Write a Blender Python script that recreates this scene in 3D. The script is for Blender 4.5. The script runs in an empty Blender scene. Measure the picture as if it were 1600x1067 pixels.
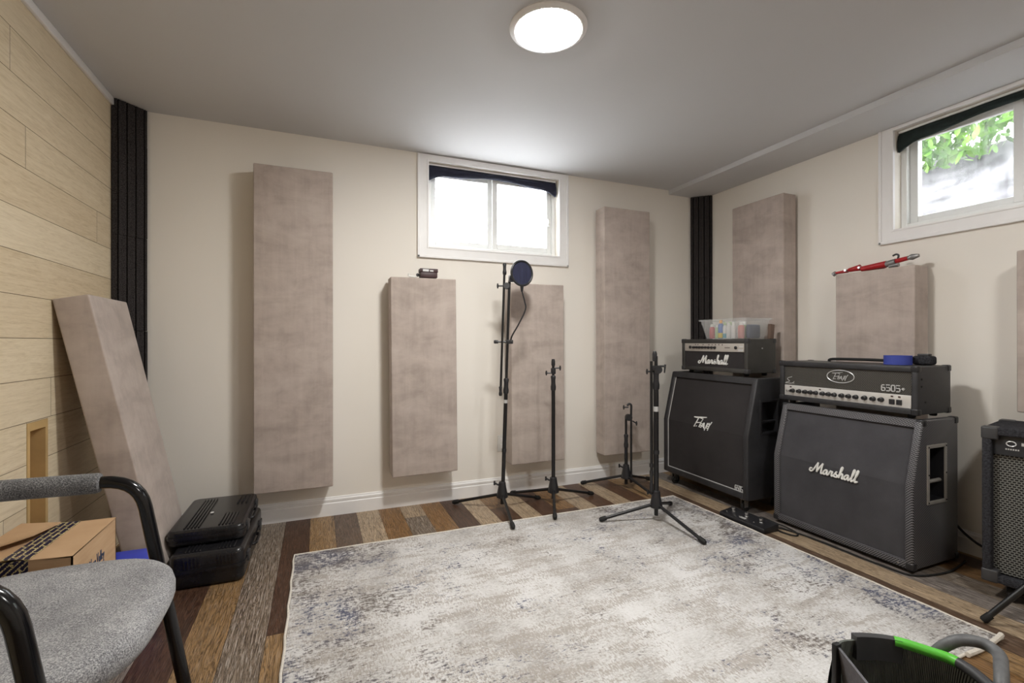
import bpy, bmesh, math, random
from mathutils import Vector, Matrix, Euler
random.seed(7)
S = bpy.context.scene
COL = S.collection
PI = math.pi
R = math.radians

# ------------------------------------------------------------------ materials
def lin(c):
    return tuple(((v/255)/12.92 if v/255 <= .04045 else ((v/255+.055)/1.055)**2.4) for v in c) + (1,)

class NT:
    def __init__(s, name):
        s.m = bpy.data.materials.new(name); s.m.use_nodes = True
        s.t = s.m.node_tree; s.n = s.t.nodes; s.l = s.t.links
        s.b = s.n['Principled BSDF']; s.out = s.n['Material Output']
        s._co = None
    def add(s, typ, **kw):
        n = s.n.new(typ)
        for k, v in kw.items(): setattr(n, k, v)
        return n
    def link(s, a, b): s.l.new(a, b)
    def co(s):
        if s._co is None: s._co = s.add('ShaderNodeTexCoord').outputs['Object']
        return s._co
    def map(s, scale=(1, 1, 1), rot=(0, 0, 0), loc=(0, 0, 0), src=None):
        m = s.add('ShaderNodeMapping'); m.inputs['Scale'].default_value = scale
        m.inputs['Rotation'].default_value = rot; m.inputs['Location'].default_value = loc
        s.link(src or s.co(), m.inputs['Vector']); return m.outputs[0]
    def noise(s, vec, scale=5, detail=4, rough=.55, dist=0):
        n = s.add('ShaderNodeTexNoise'); s.link(vec, n.inputs['Vector'])
        n.inputs['Scale'].default_value = scale; n.inputs['Detail'].default_value = detail
        n.inputs['Roughness'].default_value = rough; n.inputs['Distortion'].default_value = dist
        return n.outputs['Fac']
    def ramp(s, fac, stops, interp='LINEAR'):
        r = s.add('ShaderNodeValToRGB'); cr = r.color_ramp; cr.interpolation = interp
        while len(cr.elements) < len(stops): cr.elements.new(.5)
        for e, (p, c) in zip(cr.elements, stops):
            e.position = p; e.color = c if len(c) == 4 else lin(c)
        s.link(fac, r.inputs['Fac']); return r.outputs['Color']
    def mix(s, fac, a, b, typ='MIX'):
        m = s.add('ShaderNodeMix', data_type='RGBA', blend_type=typ)
        if isinstance(fac, (int, float)): m.inputs[0].default_value = fac
        else: s.link(fac, m.inputs[0])
        for v, i in ((a, 6), (b, 7)):
            if isinstance(v, tuple): m.inputs[i].default_value = v
            else: s.link(v, m.inputs[i])
        return m.outputs[2]
    def math(s, op, a, b=None, c=None, clamp=False):
        m = s.add('ShaderNodeMath', operation=op, use_clamp=clamp)
        for i, v in enumerate((a, b, c)):
            if v is None: continue
            if isinstance(v, (int, float)): m.inputs[i].default_value = v
            else: s.link(v, m.inputs[i])
        return m.outputs[0]
    def sep(s, v=None):
        x = s.add('ShaderNodeSeparateXYZ'); s.link(v or s.co(), x.inputs[0]); return x.outputs
    def comb(s, x, y, z=0):
        c = s.add('ShaderNodeCombineXYZ')
        for i, v in enumerate((x, y, z)):
            if isinstance(v, (int, float)): c.inputs[i].default_value = v
            else: s.link(v, c.inputs[i])
        return c.outputs[0]
    def bump(s, h, strength=.3, dist=.002):
        b = s.add('ShaderNodeBump'); b.inputs['Strength'].default_value = strength
        b.inputs['Distance'].default_value = dist; s.link(h, b.inputs['Height'])
        s.link(b.outputs[0], s.b.inputs['Normal'])
    def base(s, c):
        if isinstance(c, tuple): s.b.inputs['Base Color'].default_value = c
        else: s.link(c, s.b.inputs['Base Color'])
    def props(s, rough=.5, metal=0, spec=.5, **kw):
        s.b.inputs['Roughness'].default_value = rough; s.b.inputs['Metallic'].default_value = metal
        s.b.inputs['Specular IOR Level'].default_value = spec
        for k, v in kw.items(): s.b.inputs[k].default_value = v
        return s

def simple(name, c, rough=.5, metal=0, spec=.5, var=.12, scale=14, bump=0, bscale=200, **kw):
    """plain paint / plastic / metal with a slight procedural unevenness"""
    n = NT(name); cl = lin(c)
    f = n.noise(n.map(), scale, 3)
    lo = tuple(v*(1-var) for v in cl[:3])+(1,); hi = tuple(min(1, v*(1+var)) for v in cl[:3])+(1,)
    n.base(n.ramp(f, [(.3, lo), (.7, hi)]))
    n.props(rough, metal, spec, **kw)
    if bump: n.bump(n.noise(n.map(), bscale, 2), bump, .001)
    return n.m

M = {}
def wallpaint(name, c):
    n = NT(name); cl = lin(c)
    f = n.noise(n.map(), 1.3, 2)
    n.base(n.ramp(f, [(.3, tuple(v*.975 for v in cl[:3])+(1,)), (.7, cl)]))
    n.props(.75, 0, .25); n.bump(n.noise(n.map(), 260, 2), .08, .001)
    return n.m
M['wall'] = wallpaint('wall paint', (240, 235, 227))
M['ceil'] = wallpaint('ceiling paint', (206, 206, 208))
M['trim'] = simple('trim paint', (241, 240, 240), .4, var=.015)
M['vinyl'] = simple('vinyl', (236, 238, 238), .3, var=.015)
M['concrete'] = simple('concrete', (190, 190, 186), .9, var=.15, scale=9)
M['black_plastic'] = simple('black plastic', (38, 38, 41), .34, var=.2)
M['case_plastic'] = simple('moulded case plastic', (30, 30, 33), .27, var=.2, scale=30, bump=.1, bscale=500)
M['black_gloss'] = simple('black gloss tube', (14, 14, 17), .16, var=.1)
M['black_tube'] = simple('black powder coat', (24, 24, 26), .33, var=.15)
M['rubber'] = simple('rubber', (22, 22, 22), .7, var=.2)
M['chrome'] = simple('chrome', (200, 200, 200), .22, .9, var=.05)
M['steel'] = simple('steel', (150, 150, 150), .35, .8, var=.08)
M['plate'] = simple('satin metal plate', (178, 174, 168), .35, .35, var=.06)
M['white_plastic'] = simple('white plastic', (232, 232, 228), .4, var=.02)
M['logo_white'] = simple('logo white', (235, 235, 232), .35, var=.02)
M['logo_silver'] = simple('logo silver', (205, 205, 205), .3, .3, var=.03)
M['panel_grey'] = simple('control panel grey', (186, 180, 172), .4, .1, var=.05)
M['panel_silver'] = simple('control panel silver', (215, 213, 210), .3, .35, var=.05)
M['navy_cloth'] = simple('navy blind cloth', (30, 33, 52), .85, var=.2, scale=40, bump=.2)
M['green_cloth'] = simple('dark green blind cloth', (20, 34, 32), .85, var=.25, scale=40, bump=.2)
M['blue_tape'] = simple('blue tape', (58, 72, 160), .55, var=.08)
M['blue_plastic'] = simple('blue plastic', (48, 66, 190), .4, var=.08)
M['red_paint'] = simple('red paint', (165, 24, 30), .3, var=.12)
M['dark_grey'] = simple('dark grey plastic', (58, 58, 60), .45, var=.12)
M['handle_grey'] = simple('grey foam grip', (92, 93, 95), .5, var=.15, scale=60, bump=.2)
M['lime'] = simple('lime green plastic', (92, 190, 62), .4, var=.06)
M['orange'] = simple('orange', (226, 160, 70), .5, var=.08)
M['soil'] = simple('grey garden soil', (78, 76, 80), .95, var=.75, scale=5)
M['brown'] = simple('brown board', (112, 92, 80), .6, var=.1)
M['maroon'] = simple('dark maroon card', (66, 44, 46), .5, var=.15)

def tolex(name, c, bscale=420, bump=.5):
    n = NT(name); cl = lin(c); v = n.add('ShaderNodeTexVoronoi'); n.link(n.map(), v.inputs['Vector']); v.inputs['Scale'].default_value = bscale
    f = n.noise(n.map(), 9, 3)
    n.base(n.ramp(f, [(.3, tuple(x*.75 for x in cl[:3])+(1,)), (.7, tuple(x*1.2 for x in cl[:3])+(1,))]))
    n.props(.42, 0, .5); n.bump(v.outputs['Distance'], bump, .0012); return n.m
M['tolex'] = tolex('black tolex', (48, 48, 51))
M['tolex_grey'] = tolex('dark grey tolex', (60, 59, 57))
def carpet(name, c):
    n = NT(name); cl = lin(c); f = n.noise(n.map(), 130, 4, .7)
    n.base(n.ramp(f, [(.3, tuple(x*.4 for x in cl[:3])+(1,)), (.72, tuple(x*1.6 for x in cl[:3])+(1,))]))
    n.props(.95, 0, .1); n.bump(f, 1, .006); return n.m
M['carpet'] = carpet('black speaker carpet', (58, 58, 62))
def carbon():
    n = NT('carbon weave tolex'); x, y, z = n.sep()
    # diagonal twill on whatever face: two sheared stripes
    u = n.math('ADD', n.math('ADD', y, x), z); w = n.math('SUBTRACT', n.math('ADD', y, x), z)
    f1 = n.math('SINE', n.math('MULTIPLY', u, 520)); f2 = n.math('SINE', n.math('MULTIPLY', w, 520))
    p = n.math('ADD', n.math('MULTIPLY', f1, .8), n.math('MULTIPLY', f2, .35))
    p = n.math('MULTIPLY_ADD', p, .45, .5)
    n.base(n.ramp(p, [(.25, (26, 26, 29)), (.8, (118, 117, 121))]))
    n.props(.34, 0, .5); n.bump(p, .4, .001); return n.m
M['carbon'] = carbon()
def grillecloth(name, a, b, sc=900):
    n = NT(name); x, y, z = n.sep()
    p = n.math('MULTIPLY', n.math('SINE', n.math('MULTIPLY', y, sc)), n.math('SINE', n.math('MULTIPLY', z, sc)))
    big = n.noise(n.map(), 5, 3)
    f = n.math('ADD', n.math('MULTIPLY_ADD', p, .22, .25), n.math('MULTIPLY', big, .5))
    n.base(n.ramp(f, [(.2, a), (.8, b)])); n.props(.8, 0, .25); n.bump(p, .3, .001); return n.m
M['cloth_a'] = grillecloth('black grille cloth', (38, 36, 37), (62, 59, 60))
M['cloth_b'] = grillecloth('charcoal grille cloth', (46, 46, 49), (86, 85, 89))
def perforated(name, bw, bh, hole, metal, mort=.28):
    n = NT(name); x, y, z = n.sep()
    b = n.add('ShaderNodeTexBrick', offset=.5, squash=1)
    n.link(n.comb(y, z, 0), b.inputs['Vector'])
    b.inputs['Scale'].default_value = 1; b.inputs['Brick Width'].default_value = bw; b.inputs['Row Height'].default_value = bh
    b.inputs['Mortar Size'].default_value = min(bw, bh)*mort; b.inputs['Mortar Smooth'].default_value = .3
    n.base(n.mix(b.outputs['Fac'], lin(hole), lin(metal))); n.props(.4, .3, .5)
    n.bump(b.outputs['Fac'], .8, .003); return n.m
M['mesh_head'] = perforated('black expanded metal grille', .0085, .0062, (8, 8, 8), (112, 109, 104), .2)
M['mesh_bass'] = perforated('black perforated grille', .0135, .0095, (9, 9, 10), (128, 128, 124), .24)

def velour():
    n = NT('taupe velour'); co = n.map()
    oi = n.add('ShaderNodeObjectInfo'); off = n.add('ShaderNodeVectorMath', operation='ADD')
    n.link(co, off.inputs[0]); n.link(oi.outputs['Location'], off.inputs[1]); v = off.outputs[0]
    a = n.noise(n.map((1, 1, 2.6), src=v), 3.2, 5, .6, .6)
    b = n.noise(n.map((1, 1, 1), src=v), 11, 5, .6, .4)
    c = n.noise(n.map((9, 9, .8), src=v), 4, 3)
    f = n.math('ADD', n.math('MULTIPLY', a, .5), n.math('ADD', n.math('MULTIPLY', b, .32), n.math('MULTIPLY', c, .18)))
    n.base(n.ramp(f, [(.36, (163, 151, 143)), (.5, (181, 168, 160)), (.62, (192, 180, 172))]))
    n.props(.92, 0, .1); n.b.inputs['Sheen Weight'].default_value = .25
    n.bump(n.noise(n.map(), 500, 2), .15, .001); return n.m
M['velour'] = velour()
def foam():
    n = NT('charcoal acoustic foam'); f = n.noise(n.map(), 350, 2)
    n.base(n.ramp(f, [(.35, (30, 28, 29)), (.75, (84, 80, 80))])); n.props(.95, 0, .1); n.bump(f, .6, .002); return n.m
M['foam'] = foam()
def tweed():
    n = NT('grey chair tweed'); a = n.noise(n.map((1, 1, 1)), 330, 3, .8); b = n.noise(n.map(), 9, 3)
    f = n.math('ADD', n.math('MULTIPLY', a, .8), n.math('MULTIPLY', b, .2))
    n.base(n.ramp(f, [(.36, (74, 74, 78)), (.5, (146, 146, 149)), (.64, (212, 212, 212))])); n.props(.95, 0, .1)
    n.b.inputs['Sheen Weight'].default_value = .2; n.bump(a, .6, .002); return n.m
M['tweed'] = tweed()
M['tweed_dark'] = tweed(); M['tweed_dark'].name = 'dark grey arm cloth'
for nd in M['tweed_dark'].node_tree.nodes:
    if nd.type == 'VALTORGB':
        for e, c in zip(nd.color_ramp.elements, ((50, 50, 52), (104, 104, 106), (172, 172, 172))): e.color = lin(c)
def card():
    n = NT('cardboard'); f = n.noise(n.map((1, 1, 12)), 6, 4); g = n.noise(n.map(), 3, 3)
    n.base(n.mix(n.math('MULTIPLY', g, .5), n.ramp(f, [(.3, (184, 150, 116)), (.7, (200, 168, 134))]), lin((206, 176, 142)))); n.props(.85, 0, .15); return n.m
M['card'] = card()
def boxtape():
    n = NT('printed navy parcel tape'); x, y, z = n.sep()
    b = n.add('ShaderNodeTexBrick', offset=.5)
    w = n.math('ADD', y, n.math('MULTIPLY', n.math('ADD', x, z), .6))
    n.link(n.comb(w, n.math('SUBTRACT', x, z), 0), b.inputs['Vector'])
    b.inputs['Scale'].default_value = 1; b.inputs['Brick Width'].default_value = .05; b.inputs['Row Height'].default_value = .017
    b.inputs['Mortar Size'].default_value = .003
    nn = n.noise(n.map((1, 1, 1)), 260, 2)
    gold = n.math('MULTIPLY', b.outputs['Fac'], n.math('GREATER_THAN', nn, .46))
    n.base(n.mix(gold, lin((28, 26, 62)), lin((206, 192, 140)))); n.props(.4, 0, .4); return n.m
M['boxtape'] = boxtape()
def oakwall():
    n = NT('pale oak wall planks')
    at = n.add('ShaderNodeAttribute', attribute_name='plank'); px = n.sep(at.outputs['Vector'])
    sh = n.comb(n.math('MULTIPLY', px[0], 9), n.math('MULTIPLY', px[1], 7), n.math('MULTIPLY', px[0], 5))
    v = n.add('ShaderNodeVectorMath', operation='ADD'); n.link(n.co(), v.inputs[0]); n.link(sh, v.inputs[1]); v = v.outputs[0]
    g = n.noise(n.map((1, 1.6, 22), src=v), 3, 6, .65, 1.2); fine = n.noise(n.map((1, 7, 110), src=v), 4, 3, .6)
    f = n.math('ADD', n.math('MULTIPLY', g, .6), n.math('MULTIPLY', fine, .4))
    c = n.ramp(f, [(.34, (198, 180, 148)), (.5, (222, 206, 176)), (.64, (232, 218, 191))])
    k = n.noise(n.map((1, 1.2, 3), src=v), 2.2, 2); knot = n.math('GREATER_THAN', k, .73)
    c = n.mix(n.math('MULTIPLY', px[1], .45), c, lin((226, 212, 186))); c = n.mix(n.math('MULTIPLY', px[0], .25), c, lin((186, 160, 122))); c = n.mix(px[2], c, lin((104, 84, 62)))
    n.base(c); n.props(.6, 0, .3); n.bump(f, .12, .001); return n.m
M['oakwall'] = oakwall()
M['oak'] = simple('oak box', (196, 164, 112), .5, var=.14, scale=8)
def floorplank():
    n = NT('mixed tone wood planks')
    col = n.add('ShaderNodeAttribute', attribute_name='tone').outputs['Color']
    at = n.add('ShaderNodeAttribute', attribute_name='plank'); p = n.sep(at.outputs['Vector'])
    sh = n.comb(n.math('MULTIPLY', p[0], 13), n.math('MULTIPLY', p[1], 17), 0)
    v = n.add('ShaderNodeVectorMath', operation='ADD'); n.link(n.co(), v.inputs[0]); n.link(sh, v.inputs[1]); v = v.outputs[0]
    g = n.noise(n.map((16, 1.1, 1), src=v), 2.2, 6, .62, 2.2)
    ring = n.math('SINE', n.math('MULTIPLY', g, 46)); ring = n.math('MULTIPLY_ADD', ring, .5, .5)
    fine = n.noise(n.map((150, 5, 1), src=v), 2, 3, .6)
    streak = n.noise(n.map((30, 1.4, 1), src=v), 1.5, 4, .7)
    f = n.math('ADD', n.math('MULTIPLY', ring, .32), n.math('ADD', n.math('MULTIPLY', fine, .38), n.math('MULTIPLY', streak, .3)))
    k = n.ramp(f, [(.24, (112, 104, 98)), (.5, (204, 204, 204)), (.74, (250, 250, 250))])
    dark = n.mix(1.0, col, k, 'MULTIPLY')
    # weathered planks carry pale limed grain
    lime = n.math('MULTIPLY', n.math('GREATER_THAN', fine, .56), p[2])
    c = n.mix(n.math('MULTIPLY', lime, .55), dark, lin((190, 182, 172)))
    n.base(c); n.props(.42, 0, .4); n.bump(f, .12, .001); return n.m
M['floor'] = floorplank()
def rug():
    n = NT('distressed rug pile'); x, y, z = n.sep()
    a = n.noise(n.map((1, .55, 1)), 3.2, 6, .68, .3); b = n.noise(n.map((.5, 1.8, 1), loc=(3, 1, 0)), 7, 6, .7)
    fine = n.noise(n.map((60, 150, 1)), 1, 3, .7); finey = n.noise(n.map((150, 50, 1), loc=(2, 5, 0)), 1, 3, .7)
    base = n.ramp(n.math('ADD', n.math('MULTIPLY', a, .6), n.math('MULTIPLY', fine, .4)), [(.38, (164, 160, 157)), (.48, (203, 201, 199)), (.58, (222, 221, 221))])
    tau = n.math('ADD', n.math('MULTIPLY', b, .52), n.math('MULTIPLY', finey, .48))
    c = n.mix(n.ramp(tau, [(.505, (0, 0, 0)), (.545, (225, 225, 225))]), base, lin((166, 158, 150)))
    # dark broken pile, gathered towards the sides and the far end
    ex = n.math('MULTIPLY', n.math('ABSOLUTE', x), .85)
    ex = n.math('POWER', n.math('MINIMUM', ex, 1.0), 2.0)
    ey = n.math('POWER', n.math('MAXIMUM', n.math('MULTIPLY', n.math('ADD', y, .17), .9), 0.0), 2.0)
    m = n.math('ADD', n.math('MULTIPLY', ex, .075), n.math('MULTIPLY', ey, .03))
    d1 = n.noise(n.map((.9, 1, 1), loc=(7, 2, 0)), 3.4, 7, .78, .2)
    sp = n.noise(n.map((38, 95, 1), loc=(1, 9, 0)), 1, 3, .7)
    sp2 = n.noise(n.map((110, 45, 1), loc=(4, 3, 0)), 1, 3, .7)
    s = n.math('ADD', n.math('ADD', n.math('MULTIPLY', d1, .5), m), n.math('ADD', n.math('MULTIPLY', sp, .34), n.math('MULTIPLY', sp2, .16)))
    mask = n.ramp(s, [(.556, (0, 0, 0)), (.612, (255, 255, 255))])
    hue = n.noise(n.map(loc=(5, 5, 0)), 2.1, 2)
    dk = n.ramp(hue, [(.46, (112, 104, 99)), (.56, (78, 82, 106))])
    c = n.mix(mask, c, dk)
    n.base(c); n.props(.95, 0, .1); n.b.inputs['Sheen Weight'].default_value = .15
    n.bump(n.noise(n.map(), 320, 3), .5, .004); return n.m
M['rug'] = rug()
M['binding'] = simple('rug binding', (214, 208, 198), .9, var=.1, scale=90)
def glass(name, dirt, tint=(255, 255, 255)):
    n = NT(name); n.n.remove(n.b)
    tr = n.add('ShaderNodeBsdfTransparent'); gl = n.add('ShaderNodeBsdfGlossy'); gl.inputs['Roughness'].default_value = .02
    tl = n.add('ShaderNodeBsdfTranslucent'); tl.inputs['Color'].default_value = lin(tint)
    fr = n.add('ShaderNodeFresnel'); fr.inputs['IOR'].default_value = 1.45
    m1 = n.add('ShaderNodeMixShader'); n.link(n.math('MULTIPLY', fr.outputs[0], .6), m1.inputs[0]); n.link(tr.outputs[0], m1.inputs[1]); n.link(gl.outputs[0], m1.inputs[2])
    d = n.math('ADD', n.math('MULTIPLY', n.noise(n.map((1, 30, 2)), 1.2, 4, .7), .5), n.math('MULTIPLY', n.noise(n.map(), 9, 5, .7), .5))
    df = n.ramp(d, [(.35, (0, 0, 0)), (.7, tuple([int(255*dirt)]*3))])
    m2 = n.add('ShaderNodeMixShader'); n.link(df, m2.inputs[0]); n.link(m1.outputs[0], m2.inputs[1]); n.link(tl.outputs[0], m2.inputs[2])
    n.link(m2.outputs[0], n.out.inputs['Surface']); return n.m
M['glass'] = glass('dusty window glass', .8); M['glass_smear'] = glass('smeared window glass', .42)
def clearplastic():
    n = NT('clear tub plastic'); n.n.remove(n.b)
    tr = n.add('ShaderNodeBsdfTransparent'); df = n.add('ShaderNodeBsdfPrincipled')
    df.inputs['Base Color'].default_value = lin((225, 228, 228)); df.inputs['Roughness'].default_value = .25
    m = n.add('ShaderNodeMixShader'); lw = n.add('ShaderNodeLayerWeight'); lw.inputs[0].default_value = .35
    n.link(n.math('MULTIPLY_ADD', lw.outputs['Facing'], .4, .10), m.inputs[0]); n.link(tr.outputs[0], m.inputs[1]); n.link(df.outputs[0], m.inputs[2])
    n.link(m.outputs[0], n.out.inputs['Surface']); return n.m
M['clear'] = clearplastic()
def meshcloth(name, c, hole, sx, sz):
    n = NT(name); x, y, z = n.sep()
    w = n.math('SINE', n.math('MULTIPLY', n.math('ADD', x, n.math('MULTIPLY', y, -1)), sx))
    f = n.noise(n.map((1, 1, .15)), 60, 3)
    s = n.math('ADD', n.math('MULTIPLY_ADD', w, .25, .25), n.math('MULTIPLY', f, .5))
    n.base(n.ramp(s, [(.3, hole), (.62, c)])); n.props(.8, 0, .2); n.bump(w, .4, .001); return n.m
M['meshbag'] = meshcloth('black woven mesh', (134, 138, 132), (34, 36, 34), 1400, 1)
M['bag_grey'] = simple('charcoal bag cloth', (96, 95, 100), .85, var=.15, scale=120, bump=.3)
def emit(name, c, s):
    n = NT(name); n.n.remove(n.b); e = n.add('ShaderNodeEmission'); e.inputs[0].default_value = c; e.inputs[1].default_value = s
    n.link(e.outputs[0], n.out.inputs['Surface']); return n.m
M['lamp'] = emit('lit diffuser', (1, .985, .945, 1), 107); M['fill_lamp'] = emit('added fill diffuser', (1, .985, .945, 1), 60)
def leafmat():
    n = NT('leaves'); f = n.noise(n.map(), 5, 3)
    n.base(n.ramp(f, [(.35, (54, 100, 24)), (.65, (112, 156, 54))])); n.props(.5, 0, .3)
    n.b.inputs['Transmission Weight'].default_value = 0; return n.m
M['leaf'] = leafmat()
M['popmesh'] = meshcloth('navy nylon mesh', (58, 60, 84), (30, 31, 46), 900, 1)
M['bottle_red'] = simple('red bottle', (196, 70, 74), .4, var=.1)
M['bottle_blue'] = simple('blue bottle', (66, 110, 190), .4, var=.1)
M['bottle_yellow'] = simple('yellow bottle', (228, 200, 60), .4, var=.1)
M['bottle_green'] = simple('pale green bottle', (176, 204, 150), .4, var=.1)
M['bottle_white'] = simple('white bottle', (222, 220, 218), .4, var=.05)
M['bottle_teal'] = simple('teal bottle', (92, 170, 186), .4, var=.1)
M['bottle_salmon'] = simple('salmon bottle', (204, 122, 112), .4, var=.1)
M['slate'] = simple('slate blue pouch', (72, 84, 112), .6, var=.2, scale=60)

# ------------------------------------------------------------------ mesh kit
class MB:
    """collects shapes; build() links them as ONE mesh object"""
    def __init__(s): s.bm = bmesh.new()
    def _x(s, verts, rot=None, at=None):
        if rot is not None:
            m = Euler(rot).to_matrix() if not isinstance(rot, Matrix) else rot
            for v in verts: v.co = m @ v.co
        if at is not None:
            for v in verts: v.co += Vector(at)
    def box(s, lo, hi, bev=0, seg=2, rot=None, at=None):
        b = bmesh.new(); bmesh.ops.create_cube(b, size=1)
        for v in b.verts:
            v.co = Vector([(lo[i]+hi[i])/2 + v.co[i]*(hi[i]-lo[i]) for i in range(3)])
        if bev: bmesh.ops.bevel(b, geom=b.edges[:], offset=bev, segments=seg, profile=.5, affect='EDGES')
        s._x(b.verts, rot, at); s._merge(b); return s
    def _merge(s, b):
        me = bpy.data.meshes.new('tmp'); b.to_mesh(me); b.free(); s.bm.from_mesh(me); bpy.data.meshes.remove(me)
    def prism(s, poly, y0, y1, bev=0, seg=2, axis='y', at=None, rot=None):
        """poly in (x,z) run along y (axis y), or (x,y) run along z (axis z)"""
        b = bmesh.new()
        f = (lambda p, t: (p[0], t, p[1])) if axis == 'y' else ((lambda p, t: (p[0], p[1], t)) if axis == 'z' else (lambda p, t: (t, p[0], p[1])))
        A = [b.verts.new(f(p, y0)) for p in poly]; B = [b.verts.new(f(p, y1)) for p in poly]
        b.faces.new(A); b.faces.new(B[::-1]); n = len(poly)
        for i in range(n): b.faces.new((A[i], B[i], B[(i+1) % n], A[(i+1) % n]))
        bmesh.ops.recalc_face_normals(b, faces=b.faces[:])
        if bev: bmesh.ops.bevel(b, geom=b.edges[:], offset=bev, segments=seg, profile=.5, affect='EDGES')
        s._x(b.verts, rot, at); s._merge(b); return s
    def tube(s, pts, r, seg=10, closed=False, cap=True, flat=None):
        pts = [Vector(p) for p in pts]; n = len(pts)
        rs = r if isinstance(r, (list, tuple)) else [r]*n
        bm = s.bm; rings = []; up = None
        for i, p in enumerate(pts):
            a = pts[(i-1) % n] if (i or closed) else p; c = pts[(i+1) % n] if (i < n-1 or closed) else p
            t = (c-a); t = t.normalized() if t.length > 1e-9 else Vector((0, 0, 1))
            if up is None:
                up = Vector((0, 0, 1)) if abs(t.z) < .9 else Vector((1, 0, 0))
                if flat is not None: up = Vector(flat)
            u = (up - t*up.dot(t)); u = u.normalized() if u.length > 1e-6 else t.orthogonal().normalized()
            up = u; w = t.cross(u)
            k = .35 if flat is not None else 1
            rings.append([bm.verts.new(p + (u*math.cos(2*PI*j/seg)*k + w*math.sin(2*PI*j/seg))*rs[i]) for j in range(seg)])
        m = n if closed else n-1
        for i in range(m):
            A, B = rings[i], rings[(i+1) % n]
            for j in range(seg): bm.faces.new((A[j], A[(j+1) % seg], B[(j+1) % seg], B[j]))
        if cap and not closed: bm.faces.new(rings[0][::-1]); bm.faces.new(rings[-1])
        return s
    def cyl(s, a, b, r, r2=None, seg=16): return s.tube([a, b], [r, r if r2 is None else r2], seg)
    def lathe(s, prof, at=(0, 0, 0), axis=(0, 0, 1), seg=24):
        """prof: list of (radius, height) along axis from at"""
        ax = Vector(axis).normalized(); u = ax.orthogonal().normalized(); w = ax.cross(u); bm = s.bm; rings = []
        for r, h in prof:
            c = Vector(at)+ax*h
            rings.append([bm.verts.new(c + (u*math.cos(2*PI*j/seg)+w*math.sin(2*PI*j/seg))*max(r, 1e-5)) for j in range(seg)])
        for A, B in zip(rings, rings[1:]):
            for j in range(seg): bm.faces.new((A[j], A[(j+1) % seg], B[(j+1) % seg], B[j]))
        if prof[0] != prof[-1]: bm.faces.new(rings[0][::-1]); bm.faces.new(rings[-1])
        return s
    def quad(s, *p): s.bm.faces.new([s.bm.verts.new(q) for q in p]); return s
    def build(s, name, mat, parent=None, local=False, smooth=40):
        me = bpy.data.meshes.new(name); bmesh.ops.recalc_face_normals(s.bm, faces=s.bm.faces[:])
        s.bm.to_mesh(me); s.bm.free()
        me.materials.append(M[mat] if isinstance(mat, str) else mat)
        o = bpy.data.objects.new(name, me); COL.objects.link(o)
        if parent is not None:
            if not local: me.transform(wm(parent).inverted())
            o.parent = parent
        if smooth: me.shade_smooth(); me.set_sharp_from_angle(angle=R(smooth))
        return o

def wm(o):
    m = Matrix.Translation(o.location) @ o.rotation_euler.to_matrix().to_4x4()
    return wm(o.parent) @ m if o.parent else m
def recentre(o, p):
    """move a single-mesh thing's origin to its base point"""
    o.data.transform(Matrix.Translation(-Vector(p))); o.location = p; return o
def cut(o, *cutters):
    for c in cutters:
        me = bpy.data.meshes.new('cut'); c.bm.to_mesh(me); c.bm.free(); k = bpy.data.objects.new('cut', me); COL.objects.link(k)
        if o.parent: k.matrix_world = wm(o.parent)
        md = o.modifiers.new('b', 'BOOLEAN'); md.operation = 'DIFFERENCE'; md.object = k; md.solver = 'EXACT'
        bpy.context.view_layer.update(); dg = bpy.context.evaluated_depsgraph_get()
        new = bpy.data.meshes.new_from_object(o.evaluated_get(dg)); old = o.data
        o.modifiers.clear(); o.data = new; new.name = o.name; bpy.data.meshes.remove(old)
        bpy.data.objects.remove(k); bpy.data.meshes.remove(me)
    return o
def tag(o, label, cat, group=None, kind=None):
    o['label'] = label; o['category'] = cat
    if group: o['group'] = group
    if kind: o['kind'] = kind
    return o
def thing(name, label, cat, loc=(0, 0, 0), rz=0, group=None, kind=None):
    o = bpy.data.objects.new(name, None); COL.objects.link(o); o.location = loc; o.rotation_euler = (0, 0, rz)
    o.empty_display_size = .05
    return tag(o, label, cat, group, kind)
def part(o, label): o['label'] = label; return o
def smoothline(pts, n=6, closed=False):
    P = [Vector(p) for p in pts]; out = []; m = len(P)
    for i in range(m if closed else m-1):
        g = (lambda k: P[k % m]) if closed else (lambda k: P[max(0, min(m-1, k))])
        a, b, c, d = g(i-1), g(i), g(i+1), g(i+2)
        for k in range(n):
            t = k/n; out.append(.5*((2*b)+(c-a)*t+(2*a-5*b+4*c-d)*t*t+(3*b-a-3*c+d)*t**3))
    if not closed: out.append(P[-1])
    return out
def strokes(mb, lines, f, r, smooth=True, flat=None, seg=6):
    for l in lines:
        p = [Vector((a[0], a[1], 0)) for a in l]
        if smooth and len(p) > 2: p = smoothline(p, 4)
        mb.tube([f(q.x, q.y) for q in p], r, seg, flat=flat)

# camera frame, used only to measure where things stand
YAW = R(22.309); CAMZ = 1.08
RT = Vector((math.cos(YAW), -math.sin(YAW), 0)); FW = Vector((math.sin(YAW), math.cos(YAW), 0))
XL, XR, D, H, YF = -.9885, 3.070, 3.162, 2.345, -1.7

# ------------------------------------------------------------------ the setting
def st(o, label, cat): return tag(o, label, cat, kind='structure')
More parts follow.
